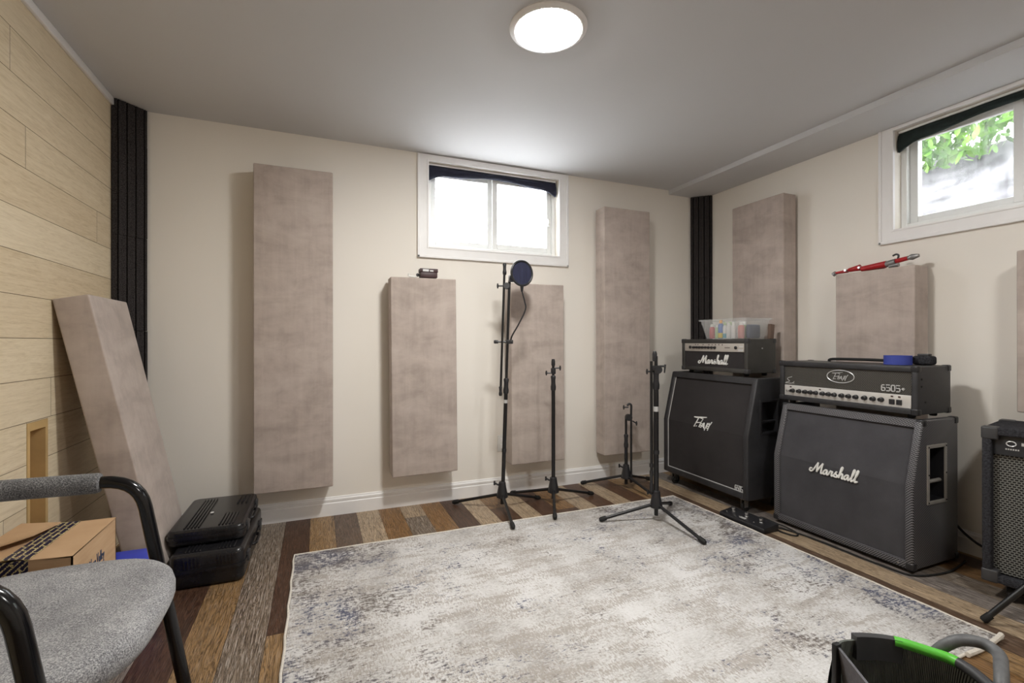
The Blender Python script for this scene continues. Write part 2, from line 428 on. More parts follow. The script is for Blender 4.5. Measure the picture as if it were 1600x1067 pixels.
# floor: one mesh, a face per plank
def build_floor():
    bm = bmesh.new(); tones = []; pl = []
    W = .1335; x0 = -.176
    pal = dict(g=((138, 122, 106), .9), d=((92, 64, 48), .1), t=((168, 134, 92), .25), b=((112, 88, 70), .2), l=((196, 172, 142), .35), s=((140, 130, 124), 1), o=((150, 112, 70), .2), r=((104, 72, 50), .1))
    far = 'togdtgdtdgotdlosdgodlrtdl'
    far = {-7: 't', -6: 'd', -5: 'g', -4: 't', -3: 'd', -2: 't', -1: 'g', 0: 'd', 1: 't', 2: 'b', 3: 'l', 4: 'o', 5: 's', 6: 'o', 7: 'd', 8: 'l', 9: 'o', 10: 'l', 11: 'd', 12: 'o', 13: 'l', 14: 'r', 15: 'l', 16: 'r', 17: 't', 18: 'b', 19: 'l', 20: 's', 21: 't', 22: 'b', 23: 's', 24: 'd'}
    seq = 'dtglbosrtd'
    for k in range(-7, 25):
        a = max(XL-.1, x0+W*k); b = min(XR+.1, x0+W*(k+1))
        if b <= a: continue
        rnd = random.Random(k*31+5)
        cuts = [YF]; y = YF + rnd.uniform(.2, 1.1)
        while y < D-.25: cuts.append(y); y += rnd.uniform(.75, 1.25)
        fixed = {5: 2.93, 7: None, 0: 1.95, 9: 2.88, -3: 2.42}
        if k in fixed:
            cuts = [c for c in cuts if fixed[k] is None or c < fixed[k]-.9]
            if fixed[k]: cuts.append(fixed[k])
            else: cuts = cuts[:2]
        elif k in (-1, -2, 1, 2, 3, 4): cuts = [c for c in cuts if c < 1.4]
        elif k in (17, 18, 19, 20): cuts = [c for c in cuts if c < .6]
        cuts.append(D+.1)
        for i, (c0, c1) in enumerate(zip(cuts, cuts[1:])):
            code = far.get(k, 'd') if i == len(cuts)-2 else rnd.choice(seq)
            if k == 0 and i == len(cuts)-3: code = 't'
            if k == 5 and i == len(cuts)-3: code = 'g'
            if k == 5 and i == len(cuts)-2: code = 'l'
            if k == -3: code = 'd'
            if k == -4 and i == len(cuts)-3: code = 's'
            base, wz = pal[code]; j = rnd.uniform(.93, 1.07)
            g = .0006
            vs = [bm.verts.new(p) for p in ((a+g, c0+g, 0), (b-g, c0+g, 0), (b-g, c1-g, 0), (a+g, c1-g, 0))]
            bm.faces.new(vs); tones.append(tuple(min(1, v*j) for v in lin(base)[:3])+(1,)); pl.append((rnd.random(), rnd.random(), wz))
    nf = len(bm.faces)
    vs = [bm.verts.new(p) for p in ((XL-.1, YF, -.0012), (XR+.1, YF, -.0012), (XR+.1, D+.1, -.0012), (XL-.1, D+.1, -.0012))]
    bm.faces.new(vs); tones.append(lin((40, 30, 24))); pl.append((0, 0, 0))
    vs = [bm.verts.new(p) for p in ((XL-.1, YF, -.06), (XL-.1, D+.1, -.06), (XR+.1, D+.1, -.06), (XR+.1, YF, -.06))]
    bm.faces.new(vs); tones.append(lin((40, 30, 24))); pl.append((0, 0, 0))
    me = bpy.data.meshes.new('floor'); bm.to_mesh(me); bm.free()
    at = me.color_attributes.new('tone', 'FLOAT_COLOR', 'CORNER'); ap = me.attributes.new('plank', 'FLOAT_VECTOR', 'FACE')
    for p in me.polygons:
        ap.data[p.index].vector = pl[p.index]
        for li in p.loop_indices: at.data[li].color = tones[p.index]
    me.materials.append(M['floor']); o = bpy.data.objects.new('floor', me); COL.objects.link(o)
    st(o, 'wood plank floor in mixed brown, grey and tan boards', 'floor')
build_floor()
T = .26                                                        # masonry thickness
o = MB().box((XL-.1, YF-.1, H), (XR+T, D+T, H+.1)).build('ceiling', 'ceil'); st(o, 'smooth grey-white ceiling over the room', 'ceiling')
o = MB().box((2.714, YF, 2.310), (XR, D, H)).build('trim_1', 'ceil'); st(o, 'shallow dropped bulkhead along the right edge of ceiling', 'bulkhead')
# window openings
W1 = (.690, 1.676, 1.722, 2.296)                               # back wall x0 x1 z0 z1
W2 = (.694, 1.680, 1.722, 2.288)                               # right wall y0 y1 z0 z1
o = MB().box((XL-.1, D, -.06), (XR+T, D+T, H)).build('wall_back', 'wall', smooth=0)
cut(o, MB().box((W1[0], D-.1, W1[2]), (W1[1], D+T+.1, W1[3]))); st(o, 'cream painted back wall with a small high window', 'wall')
o = MB().box((XR, YF-.1, -.06), (XR+T, D, H)).build('wall_right', 'wall', smooth=0)
cut(o, MB().box((XR-.1, W2[0], W2[2]), (XR+T+.1, W2[1], W2[3]))); st(o, 'cream painted right wall with a small high window', 'wall')
o = MB().box((XL-.1, YF-.1, -.06), (XR, YF, H)).build('wall_front', 'wall', smooth=0); st(o, 'cream painted wall behind the viewpoint', 'wall')
# left wall: horizontal oak planks with a niche hole
NI = (2.282, 2.426, .10, .780)
def build_left():
    bm = bmesh.new(); pl = []
    z = .0075; rows = []
    zz = .94-.155*7
    def face(y0, y1, z0, z1, v):
        g = .0011
        if y1-y0 < .004 or z1-z0 < .004: return
        bm.faces.new([bm.verts.new(p) for p in ((XL, y0+g, z0+g), (XL, y1-g, z0+g), (XL, y1-g, z1-g), (XL, y0+g, z1-g))]); pl.append(v)
    k = 0
    while zz < H:
        z0, z1 = max(zz, -.05), min(zz+.155, H); rnd = random.Random(k*17+3)
        cuts = [YF]; y = YF+rnd.uniform(.3, 1.6)
        while y < D-.2: cuts.append(y); y += rnd.uniform(.9, 1.7)
        cuts.append(D)
        for c0, c1 in zip(cuts, cuts[1:]):
            v = (rnd.random(), rnd.random(), 0)
            if z1 <= NI[2] or z0 >= NI[3] or c1 <= NI[0] or c0 >= NI[1]: face(c0, c1, z0, z1, v)
            else:
                face(c0, NI[0], z0, z1, v); face(NI[1], c1, z0, z1, v)
                if z1 > NI[3]: face(max(c0, NI[0]), min(c1, NI[1]), NI[3], z1, v)
                if z0 < NI[2]: face(max(c0, NI[0]), min(c1, NI[1]), z0, NI[2], v)
        zz += .155; k += 1
    # backing behind the joints, with the niche left open
    x = XL-.0015
    for y0, y1, z0, z1 in ((YF, NI[0], -.05, H), (NI[1], D, -.05, H), (NI[0], NI[1], NI[3], H), (NI[0], NI[1], -.05, NI[2])):
        for xx in (x, XL-.1):
            bm.faces.new([bm.verts.new(p) for p in ((xx, y0, z0), (xx, y1, z0), (xx, y1, z1), (xx, y0, z1))]); pl.append((.1, 0, 1))
    me = bpy.data.meshes.new('wall_left'); bm.to_mesh(me); bm.free()
    ap = me.attributes.new('plank', 'FLOAT_VECTOR', 'FACE')
    for p in me.polygons: ap.data[p.index].vector = pl[p.index]
    me.materials.append(M['oakwall']); o = bpy.data.objects.new('wall_left', me); COL.objects.link(o)
    st(o, 'left wall clad in pale oak horizontal planks', 'wall')
build_left()
# niche lining
m = MB(); y0, y1, z0, z1 = NI; dpt = .09
m.box((XL-dpt, y0, z0), (XL+.002, y0+.018, z1)).box((XL-dpt, y1-.018, z0), (XL+.002, y1, z1))
m.box((XL-dpt, y0+.018, z1-.03), (XL+.002, y1-.018, z1)).box((XL-dpt, y0+.018, z0), (XL+.002, y1-.018, z0+.018)).box((XL-dpt-.01, y0, z0), (XL-dpt, y1, z1))
st(m.build('trim_2', 'oak'), 'narrow oak-lined niche set in the plank wall', 'niche')
st(MB().box((XL, YF, H-.038), (XL+.014, D-.1, H-.001), .003).build('trim_3', 'trim'), 'thin white strip along the top of plank wall', 'trim')
# baseboards
def baseboard(name, axis, a, b, label):
    pr = [(0, 0), (.014, 0), (.014, .076), (.0105, .080), (.0105, .086), (.0125, .089), (.0125, .100), (.008, .105), (.006, .113), (0, .115)]
    m = MB()
    if axis == 'x': m.prism([(D-p, z) for p, z in pr], a, b, axis='x')      # runs along x on the back wall
    else: m.prism([(XR-p, z) for p, z in pr], a, b, axis='y')
    return st(m.build(name, 'trim', smooth=20), label, 'baseboard')
baseboard('baseboard_back', 'x', XL, XR, 'white moulded baseboard along the back wall')
baseboard('baseboard_right', 'y', YF, D-.016, 'white moulded baseboard along the right wall')

def window(name, wall, label):
    """u along the wall, n into the room; frames follow the opening"""
    if wall == 'back':
        u0, u1, z0, z1 = W1; P = lambda u, n, z: (u, D-n, z)
    else:
        u0, u1, z0, z1 = W2; P = lambda u, n, z: (XR-n, u, z)
    loc = P((u0+u1)/2, 0, z0); root = thing(name, label, 'window', loc, kind='structure')
    def bx(m, a, b, bev=0):
        p, q = P(*a), P(*b); m.box([min(i, j) for i, j in zip(p, q)], [max(i, j) for i, j in zip(p, q)], bev)
    cw = .077; top = 2.338 if wall == 'back' else 2.309
    m = MB()                                        # casing, stepped
    for (a, b, c, d) in ((u0-cw, u0, z0-cw, top), (u1, u1+cw, z0-cw, top), (u0, u1, z0-cw, z0), (u0, u1, z1, top)):
        bx(m, (a, 0, c), (b, .014, d))
    e = .016
    for (a, b, c, d) in ((u0-cw, u0-cw+e, z0-cw, top), (u1+cw-e, u1+cw, z0-cw, top), (u0-cw, u1+cw, z0-cw, z0-cw+e)): bx(m, (a, .012, c), (b, .021, d), .003)
    for (a, b, c, d) in ((u0-.012, u0, z0-.012, z1+.012), (u1, u1+.012, z0-.012, z1+.012), (u0, u1, z0-.012, z0), (u0, u1, z1, z1+.012)): bx(m, (a, .012, c), (b, .018, d), .002)
    m.build('casing', 'trim', root, smooth=20)
    m = MB(); fd = .055; fw = .030                  # outer vinyl frame
    for (a, b, c, d) in ((u0, u0+fw, z0, z1), (u1-fw, u1, z0, z1), (u0+fw, u1-fw, z0, z0+fw), (u0+fw, u1-fw, z1-fw, z1)): bx(m, (a, -fd-.09, c), (b, -fd, d), .003)
    m.build('window_frame', 'vinyl', root, smooth=20)
    mid = (u0+u1)/2
    for i, (a, b, dd) in enumerate(((u0+fw, mid-.004 if wall == 'back' else mid+.017, .085), (mid-.012 if wall == 'back' else mid-.019, u1-fw, .062))):
        if wall == 'right': dd = .147-dd
        m = MB(); sw = .038; c, d = z0+fw, z1-fw
        for (p, q, r_, s_) in ((a, a+sw, c, d), (b-sw, b, c, d), (a+sw, b-sw, c, c+sw), (a+sw, b-sw, d-sw, d)): bx(m, (p, -dd-.026, r_), (q, -dd, s_), .003)
        s = m.build('sash', 'vinyl', root, smooth=20)
        m = MB(); bx(m, (a+sw-.004, -dd-.016, c+sw-.004), (b-sw+.004, -dd-.011, d-sw+.004)); m.build('pane', 'glass' if wall == 'back' else 'glass_smear', s)
    if wall == 'back':
        m = MB(); bx(m, (u1-.062, -.062, 1.955), (u1-.048, -.045, 2.01), .003); bx(m, (u1-.066, -.047, 1.975), (u1-.052, -.03, 1.995), .003)
        m.build('latch', 'white_plastic', root)
    return root
window('window_1', 'back', 'white sliding window high on the back wall')
window('window_2', 'right', 'white sliding window high on the right wall')

def blind(name, P, u0, u1, zt, mat, label, n0):
    """cloth gathered up to the head of the opening, sagging lower at both ends"""
    m = MB(); bm = m.bm; N = 28; K = 10; grid = []
    root = thing(name, label, 'window blind', P((u0+u1)/2, n0, zt))
    for i in range(N+1):
        t = i/N; u = u0+(u1-u0)*t
        e = min(t, 1-t); drop = .062+.045*max(0, 1-e/.10)**1.3 + .010*math.sin(t*9) - .012*math.sin(t*PI)
        row = []
        for k in range(K):
            a = k/(K-1)*2*PI
            zz = zt - drop*(.5-.5*math.cos(a)); nn = n0 + .018*math.sin(a) + .004*math.sin(t*23+k)
            row.append(bm.verts.new(P(u, nn, zz)))
        grid.append(row)
    for i in range(N):
        for k in range(K-1): bm.faces.new((grid[i][k], grid[i+1][k], grid[i+1][k+1], grid[i][k+1]))
    m.build('cloth', mat, root, smooth=60)
    hr = MB(); p, q = P(u0, n0-.008, zt-.001), P(u1, n0+.008, zt+.012); hr.box([min(a, b) for a, b in zip(p, q)], [max(a, b) for a, b in zip(p, q)], .003)
    hr.build('headrail', 'trim', root)
blind('window_blind', lambda u, n, z: (u, D-n, z), W1[0]+.006, W1[1]-.012, W1[3]-.014, 'navy_cloth', 'navy cloth blind gathered at the top of back window', -.028)
blind('window_blind', lambda u, n, z: (XR-n, u, z), W2[0]+.010, W2[1]-.006, W2[3]-.014, 'green_cloth', 'dark green-black cloth blind gathered at top of right window', -.028)

# outside: bank of ground and shrubbery beyond the right window, pale well behind the back one
st(MB().prism([(XR+T+.02, 1.45), (XR+2.3, 2.78), (XR+2.3, 1.3), (XR+T+.02, 1.3)], -.8, 3.4).build('trim_4', 'soil'), 'grey sloping ground outside the right window', 'ground')
def shrub(name, c, r, n, label, seed):
    rnd = random.Random(seed); m = MB(); bm = m.bm
    for _ in range(n):
        d = Vector((rnd.gauss(0, 1), rnd.gauss(0, 1), rnd.gauss(0, 1))); d.normalize()
        p = Vector(c)+Vector((d.x*r[0], d.y*r[1], d.z*r[2]))*rnd.uniform(.55, 1)
        q = Euler((rnd.uniform(0, 6), rnd.uniform(0, 6), rnd.uniform(0, 6))).to_matrix(); s = rnd.uniform(.025, .06)
        bm.faces.new([bm.verts.new(p+q@(Vector(v)*s)) for v in ((-1, 0, 0), (-.3, -.5, .1), (.5, -.4, .1), (1.1, 0, 0), (.5, .4, .1), (-.3, .5, .1))])
    root = thing(name, label, 'shrub', (c[0], c[1], c[2]-r[2]))
    m.build('leaves', 'leaf', root, smooth=0)
    t = MB(); t.tube([(c[0], c[1], c[2]-r[2]*.6), (c[0]+.02, c[1], c[2]+.1)], [.014, .006]); t.build('stem', 'brown', root)
shrub('leafy_shrub', (XR+1.9, 2.35, 2.98), (.45, .60, .40), 1500, 'bright green leafy shrub seen through right window, higher on the left', 1)
shrub('leafy_shrub', (XR+1.6, 1.30, 2.96), (.4, .45, .46), 1100, 'bright green leafy shrub seen at right edge of right window', 2)

# ceiling light
LX, LY = .862, 1.711
def ceiling_light(x, y, label, mat='lamp'):
    root = thing('ceiling_light', label, 'ceiling light', (x, y, H), group='round flush ceiling lights')
    MB().lathe([(.131, -.011), (.134, -.0135), (.140, -.0135), (.152, -.008), (.157, -.003), (.157, 0), (.131, 0), (.131, -.011)], (x, y, H), seg=64).build('rim', 'trim', root)
    MB().lathe([(.1305, -.009)]+[(.1305*math.cos(t), -.011-.013*math.sin(t)) for t in [PI/2*i/10 for i in range(10)]], (x, y, H), seg=64).build('diffuser', mat, root)
ceiling_light(LX, LY, 'round flush white ceiling light, lit, nearer the back window')
ceiling_light(1.65, -.05, 'added round fill light on the ceiling, unseen, behind the viewpoint', 'fill_lamp')  # added unseen fill lamp, evens out the light on the walls

# outlet on the back wall
root = thing('wall_outlet', 'white wall outlet low on the back wall behind tall mic stand', 'outlet', (1.219, D, .30))
MB().box((1.183, D-.006, .300), (1.255, D, .414), .002).build('cover_plate', 'white_plastic', root)
for z in (.335, .379): MB().box((1.203, D-.008, z-.014), (1.235, D-.004, z+.014), .003).build('receptacle', 'trim', root)

# ------------------------------------------------------------------ acoustic foam in two corners
def foam_column(name, label, corner, sx, zs, leg):
    cx, cy = corner; root = thing(name, label, 'acoustic foam', (cx, cy, zs[-1]))
    a = Vector((cx+sx*leg, cy, 0)); b = Vector((cx, cy-leg, 0)); n = Vector((sx, -1, 0)).normalized()
    pts = [(cx+sx*.001, cy-.001)]; K = 4; L = (b-a)
    pts.append((a.x, a.y-.001)); pts.append((a.x, a.y-.018))
    for i in range(K):
        for t, dp in ((.10, .004), (.42, .008), (.5, -.022), (.58, .008)):
            q = a + L*((i+t)/K) + n*(dp+.010); pts.append((q.x, q.y))
    pts += [(b.x+sx*.018, b.y), (b.x+sx*.001, b.y)]
    for z1, z0 in zip(zs, zs[1:]):
        j = random.uniform(-.003, .003)
        m = MB(); m.prism([(p[0], p[1]) for p in pts], z0+.0008, z1-.0008, axis='z', at=(sx*abs(j), -abs(j), 0)); m.build('foam_block', 'foam', root, smooth=25)
foam_column('acoustic_foam_column', 'charcoal ribbed foam column in corner by the oak plank wall', (XL+.002, D-.001), 1, (2.343, 2.14, 1.64, 1.14, .64, .14), .117)
foam_column('acoustic_foam_column', 'charcoal ribbed foam column in corner behind the amplifiers', (XR-.001, D-.001), -1, (2.308, 2.12, 1.62, 1.12, .62, .12), .122)

# ------------------------------------------------------------------ acoustic panels
def panel(label, loc, rz=0, tall=True, tilt=(0, 0), w=.42, h=None):
    """hangs with its back 3 cm off the wall; local +y is the wall side, origin bottom centre of the back"""
    h = h or (1.868 if tall else 1.256)
    m = MB(); bm = bmesh.new(); bmesh.ops.create_cube(bm, size=1)
    for v in bm.verts: v.co = Vector((v.co.x*w, -.06+v.co.y*.12, h/2+v.co.z*h))
    bmesh.ops.bevel(bm, geom=bm.edges[:], offset=.007, segments=3, profile=.6, affect='EDGES')
    m._merge(bm)
    o = m.build('acoustic_panel', 'velour'); o.location = loc; o.rotation_euler = (tilt[0], tilt[1], rz)
    MB().box((-.05, -.004, h*.72), (.05, .0295, h*.72+.05), .002).build('mounting_block', 'oak', o, True)
    return tag(o, label, 'acoustic panel', 'taupe fabric acoustic panels')
pb = D-.03; pr = XR-.03
panel('tall taupe acoustic panel left of the back window', (-.126, pb, .221))
panel('short taupe acoustic panel below left of back window with small box on top', (.640, pb, .233), 0, False, (0, R(-.5)), .42)
panel('short taupe acoustic panel behind the tall mic stand with pop filter', (1.441, pb, .231), 0, False, (0, R(-.3)), .41)
panel('tall taupe acoustic panel between back window and dark corner foam', (2.193, pb, .226), 0, True, (0, 0), .418)
panel('tall taupe acoustic panel on right wall above the small amplifier head', (pr, 2.482, .222), -PI/2, True, (0, 0), .43)
panel('short taupe acoustic panel on right wall with red tool on top', (pr, 1.713, .231), -PI/2, False, (0, 0), .414)
panel('short taupe acoustic panel at right edge of photo above the combo amplifier', (pr, .905, .760), -PI/2, False, (0, 0), .416, .729)
# the one that leans on the plank wall
th = R(12); L8 = 1.281
m = MB(); bm = bmesh.new(); bmesh.ops.create_cube(bm, size=1)
for v in bm.verts: v.co = Vector((.06+v.co.x*.12, v.co.y*.42, L8/2+v.co.z*L8))
bmesh.ops.bevel(bm, geom=bm.edges[:], offset=.007, segments=3, profile=.6, affect='EDGES')
for v in bm.verts:
    a = -th; x, z = v.co.x, v.co.z; v.co.x = x*math.cos(a)+z*math.sin(a); v.co.z = -x*math.sin(a)+z*math.cos(a)
lo = min(v.co.z for v in bm.verts); hx = min(v.co.x for v in bm.verts)
for v in bm.verts: v.co += Vector((XL+.003-hx, 2.663, .001-lo))
m._merge(bm); o = m.build('acoustic_panel', 'velour')
recentre(o, (-.66, 2.663, 0)); tag(o, 'taupe acoustic panel standing on floor and leaning against the oak plank wall', 'acoustic panel', 'taupe fabric acoustic panels')

# bits on the panel tops
root = thing('small_box', 'small dark maroon box on top of short panel below back window', 'box', (.662, 3.05, 1.4945))
MB().box((.609, 3.02, 1.4945), (.718, 3.08, 1.528), .003).build('base', 'maroon', root)
MB().box((.606, 3.017, 1.528), (.721, 3.083, 1.552), .003).build('lid', 'maroon', root)
mm = MB(); mm.box((.622, 3.0155, 1.532), (.66, 3.018, 1.546)).box((.668, 3.0155, 1.533), (.69, 3.018, 1.541)); part(mm.build('printed_label', 'logo_silver', root), 'pale printed label')
tag(recentre(MB().tube(smoothline([(.592, 3.03, 1.503), (.590, 3.05, 1.512), (.600, 3.06, 1.518), (.604, 3.045, 1.505)], 4), .006, 8).build('cord_clip', 'dark_grey'), (.597, 3.045, 1.496)), 'little dark clip beside the small maroon box', 'clip')
mm = MB(); mm.cyl((.540, 3.04, 1.4985), (.585, 3.05, 1.4985), .0065).cyl((.535, 3.03, 1.4965), (.535, 3.03, 1.513), .006)
tag(recentre(mm.build('wall_anchor', 'white_plastic'), (.55, 3.04, 1.494)), 'tiny white plastic pieces on panel top left of maroon box', 'small parts')
# red folding tool on the right-wall panel
root = thing('folding_stand', 'red and silver folded stand lying on top of right-wall panel', 'folded stand', (2.96, 1.73, 1.487))
zt = 1.487
def rp(y, dz, x=2.955): return (x, y, zt+dz)
m = MB(); m.tube([rp(1.945, .014), rp(1.87, .018)], [.007, .011]).tube([rp(1.862, .022), rp(1.80, .028)], [.012, .019]).tube([rp(1.79, .018), rp(1.66, .028)], [.016, .019]); m.build('leg', 'red_paint', root)
m = MB(); m.tube([rp(1.79, .012, 2.982), rp(1.68, .012, 2.982)], .011); m.build('leg', 'red_paint', root)
m = MB(); m.tube([rp(1.612, .036), rp(1.555, .044)], [.013, .012]); part(m.build('handle', 'red_paint', root), 'short red grip')
m = MB(); m.tube([rp(1.66, .026), rp(1.612, .034)], .018).tube([rp(1.645, .012), rp(1.60, .016)], .012); m.build('joint', 'steel', root)
m = MB(); m.tube([rp(1.957, .006), rp(1.94, .016)], .013); m.build('end_cap', 'steel', root)
m = MB(); m.tube([rp(1.555, .044), rp(1.535, .047), rp(1.505, .05)], [.010, .017, .009]); m.build('tip', 'steel', root)
m = MB(); m.tube(smoothline([rp(1.607, .04), rp(1.600, .065), rp(1.612, .074), rp(1.628, .068)], 5), .005, 8); m.build('hook', 'dark_grey', root)
MB().lathe([(.007, 0), (.007, .012)], rp(1.868, .02, 2.938), (-1, 0, 0), 12).build('rivet', 'chrome', root); MB().lathe([(.007, 0), (.007, .012)], rp(1.795, .026, 2.945), (-1, 0, 0), 12).build('rivet', 'chrome', root)

# ------------------------------------------------------------------ rug
bm = bmesh.new(); m = MB()
m.box((-.106, .916, .0012), (2.284, 2.618, .0085), .003)
root = thing('area_rug', 'large distressed off-white and grey rug with navy flecks', 'rug', (1.09, 1.77, 0))
m.build('pile', 'rug', root)
m = MB(); c = [(-.110, .912), (2.288, .912), (2.288, 2.622), (-.110, 2.622)]
pts = []
for i in range(4):
    a, b = c[i], c[(i+1) % 4]
    for k in range(24):
        t = k/24; j = .0025*math.sin(k*2.1+i)
        pts.append((a[0]+(b[0]-a[0])*t+(j if i % 2 else 0), a[1]+(b[1]-a[1])*t+(0 if i % 2 else j), .0062))
m.tube(pts, .005, 8, closed=True); part(m.build('binding', 'binding', root), 'pale bound rug edge')
m = MB(); m.tube(smoothline([(2.05, .905, .011), (2.15, .903, .012), (2.24, .908, .016), (2.285, .912, .02)], 5), [.009]*16, 8); part(m.build('rolled_hem', 'binding', root), 'pale rolled hem at the near right corner')

# ------------------------------------------------------------------ mic stands
def mic_stand(label, base, feet, z0=0, hub=.125):
    root = thing('mic_stand', label, 'microphone stand', (base[0], base[1], z0), group='black tripod microphone stands')
    B = Vector((base[0], base[1], z0))
    MB().lathe([(.016, hub+.055), (.022, hub+.05), (.026, hub+.02), (.036, hub-.03), (.038, hub-.045), (.030, hub-.05)], B, seg=20).build('hub', 'black_plastic', root)
    MB().tube([B+Vector((0, 0, .035)), B+Vector((0, 0, hub-.04))], .012, 10).build('lower_stub', 'black_tube', root)
    for f in feet:
        f = Vector((f[0], f[1], .0145+(.0085 if f[0] > -.11 and f[1] < 2.62 and f[0] < 2.29 else 0))); d = Vector((f.x-B.x, f.y-B.y, 0)).normalized()
        a = B+d*.022+Vector((0, 0, hub-.030))
        l = MB().tube([a, f.lerp(a, .05)], .0095, 10).build('leg', 'black_tube', root)
        e = (f-a).normalized()
        MB().tube([f-e*.035, f-e*.005, f+e*.008], [.0135, .0145, .009], 12).build('rubber_foot', 'rubber', l)
    k = MB(); k.tube([B+RT*-.02+Vector((0, 0, hub+.03)), B+RT*-.045+Vector((0, 0, hub+.042))], .006, 8); k.box((-.006, -.004, -.014), (.006, .004, .014), .003, at=B+RT*-.05+Vector((0, 0, hub+.044)))
    k.build('wing_screw', 'black_plastic', root)
    return root, B
def pole(root, name, a, b, r, mat='black_tube'): return MB().tube([a, b], r, 14).build(name, mat, root)
def grip(root, p, d, L, r, name='clutch_grip'):
    d = Vector(d).normalized(); return MB().lathe([(r*.8, 0), (r, .006), (r*1.08, L*.25), (r*.85, L*.45), (r*.85, L*.7), (r*1.05, L*.92), (r*.8, L)], p, d, 16).build(name, 'black_plastic', root)
def wing(root, p, d):
    d = Vector(d).normalized(); m = MB(); m.tube([p, Vector(p)+d*.03], .005, 8); e = Vector(p)+d*.034
    m.tube([e+Vector((0, 0, -.016)), e, e+Vector((0, 0, .016))], [.004, .007, .004], 8); return m.build('wing_screw', 'black_plastic', root)
Z = lambda z: Vector((0, 0, z))
# tall one with folded boom
root, B = mic_stand('tall black mic stand with folded boom carrying the pop filter', (1.10, 2.85), ((.835, 3.06), (1.40, 2.925), (1.03, 2.495)))
top = B+RT*.048+Z(1.475); P = lambda z: B.lerp(top, (z-.0)/1.475) if False else B+RT*(.048*z/1.475)+Z(z)
pole(root, 'lower_tube', P(.15), P(.76), .0125); grip(root, P(.745), top-B, .10, .017)
pole(root, 'upper_tube', P(.80), P(1.475), .009)
part(MB().lathe([(.0135, 0), (.0135, .022)], P(.685), top-B, 14).build('maker_label', 'logo_silver', root), 'small pale printed band')
MB().lathe([(.015, 0), (.015, .02)], P(.37), top-B, 14).build('collar', 'black_plastic', root)
off = RT*-.034+FW*-.012
bt, bb = P(1.565)+off, P(.735)+off
pole(root, 'boom', bb, bt, .0075); grip(root, bb+Z(-.002), (0, 0, 1), .06, .0105, 'boom_end_grip'); grip(root, bt+Z(-.055), (0, 0, 1), .075, .012, 'boom_tip')
m = MB(); m.lathe([(.020, -.02), (.022, 0), (.020, .02)], P(1.44)+off*.5, FW, 16).box((-.02, -.012, -.018), (.02, .012, .018), .004, at=P(1.44)+off*.5); m.build('boom_joint', 'dark_grey', root)
wing(root, P(1.44)+off*.6-RT*.02, -RT); part(MB().box((-.012, -.006, -.022), (.024, .006, .022), .003, at=P(1.487)+RT*.005+FW*-.006).build('mic_clip', 'steel', root), 'grey metal clip')
# pop filter clamped to it
pc = P(1.08)+RT*.012; cen = B+RT*.128+FW*-.03+Z(1.518)
pf = thing('pop_filter', 'round navy pop filter on gooseneck clamped to tall mic stand', 'pop filter', pc)
nrm = (FW*-1+RT*.62).normalized(); uu = Vector((0, 0, 1)); vv = nrm.cross(uu)
MB().tube([cen+(uu*math.cos(a)+vv*math.sin(a))*.078 for a in [2*PI*i/40 for i in range(40)]], .0075, 10, closed=True).build('hoop', 'black_plastic', pf)
MB().lathe([(.078, -.002), (.078, .002)], cen, nrm, 40).build('screen', 'popmesh', pf)
stem = cen+Z(-.083)
pp = smoothline([stem+Z(.004), stem+Z(-.03), stem+RT*.018+Z(-.10), stem+RT*.022+Z(-.15), stem+RT*-.02+Z(-.24), stem+RT*-.06+Z(-.31), pc+RT*.010+Z(.015)], 6)
MB().tube(pp, .005, 8).build('gooseneck', 'black_plastic', pf)
MB().tube([stem+Z(.006), stem+Z(-.035)], [.013, .007], 10).build('neck_socket', 'black_plastic', pf)
m = MB(); m.box((-.022, -.014, -.013), (.022, .014, .013), .004, at=pc); m.tube([pc-RT*.02, pc-RT*.09], .006, 8).lathe([(.011, 0), (.012, .02), (.010, .028)], pc-RT*.072, -RT, 12); m.build('clamp', 'black_plastic', pf)
# straight stand right of it
root, B = mic_stand('straight black mic stand without boom, second from left', (1.452, 2.815), ((1.265, 3.095), (1.785, 2.865), (1.318, 2.535)))
pole(root, 'lower_tube', B+Z(.15), B+Z(.80), .0125); grip(root, B+Z(.755), (0, 0, 1), .10, .017); pole(root, 'upper_tube', B+Z(.84), B+Z(.94), .009)
MB().lathe([(.008, 0), (.013, .01), (.013, .035), (.009, .05)], B+Z(.915), (0, 0, 1), 14).build('tip', 'black_plastic', root)
MB().box((-.014, -.012, -.02), (.014, .012, .02), .004, at=B+Z(.885)).build('boom_joint', 'black_plastic', root)
wing(root, B+Z(.872)-RT*.012, -RT); wing(root, B+Z(.905)+RT*.012, RT)
# short stand at the wall
root, B = mic_stand('short black mic stand with folded boom against the back wall', (2.095, 2.90), ((1.845, 3.11), (2.385, 3.005), (2.12, 2.575)))
pole(root, 'lower_tube', B+Z(.15), B+Z(.36), .0125); grip(root, B+Z(.30), (0, 0, 1), .10, .016); pole(root, 'upper_tube', B+Z(.38), B+Z(.53), .009)
o2 = RT*.034+FW*-.015
pole(root, 'boom', B+o2+Z(.06), B+o2+Z(.585), .0075); grip(root, B+o2+Z(.05), (0, 0, 1), .06, .0105, 'boom_end_grip')
MB().tube(smoothline([B+o2+Z(.58), B+o2+Z(.615), B+o2+RT*-.015+Z(.625), B+o2+RT*-.03+Z(.612)], 5), .008, 10).build('boom_tip', 'black_plastic', root)
m = MB(); m.lathe([(.024, -.018), (.026, 0), (.024, .018)], B+o2*.5+Z(.525), FW, 16); m.build('boom_joint', 'black_plastic', root)
wing(root, B+o2+Z(.50)+RT*.01, (RT+Vector((0, 0, -.6)))); wing(root, B+o2+Z(.60)-RT*.02, -RT)
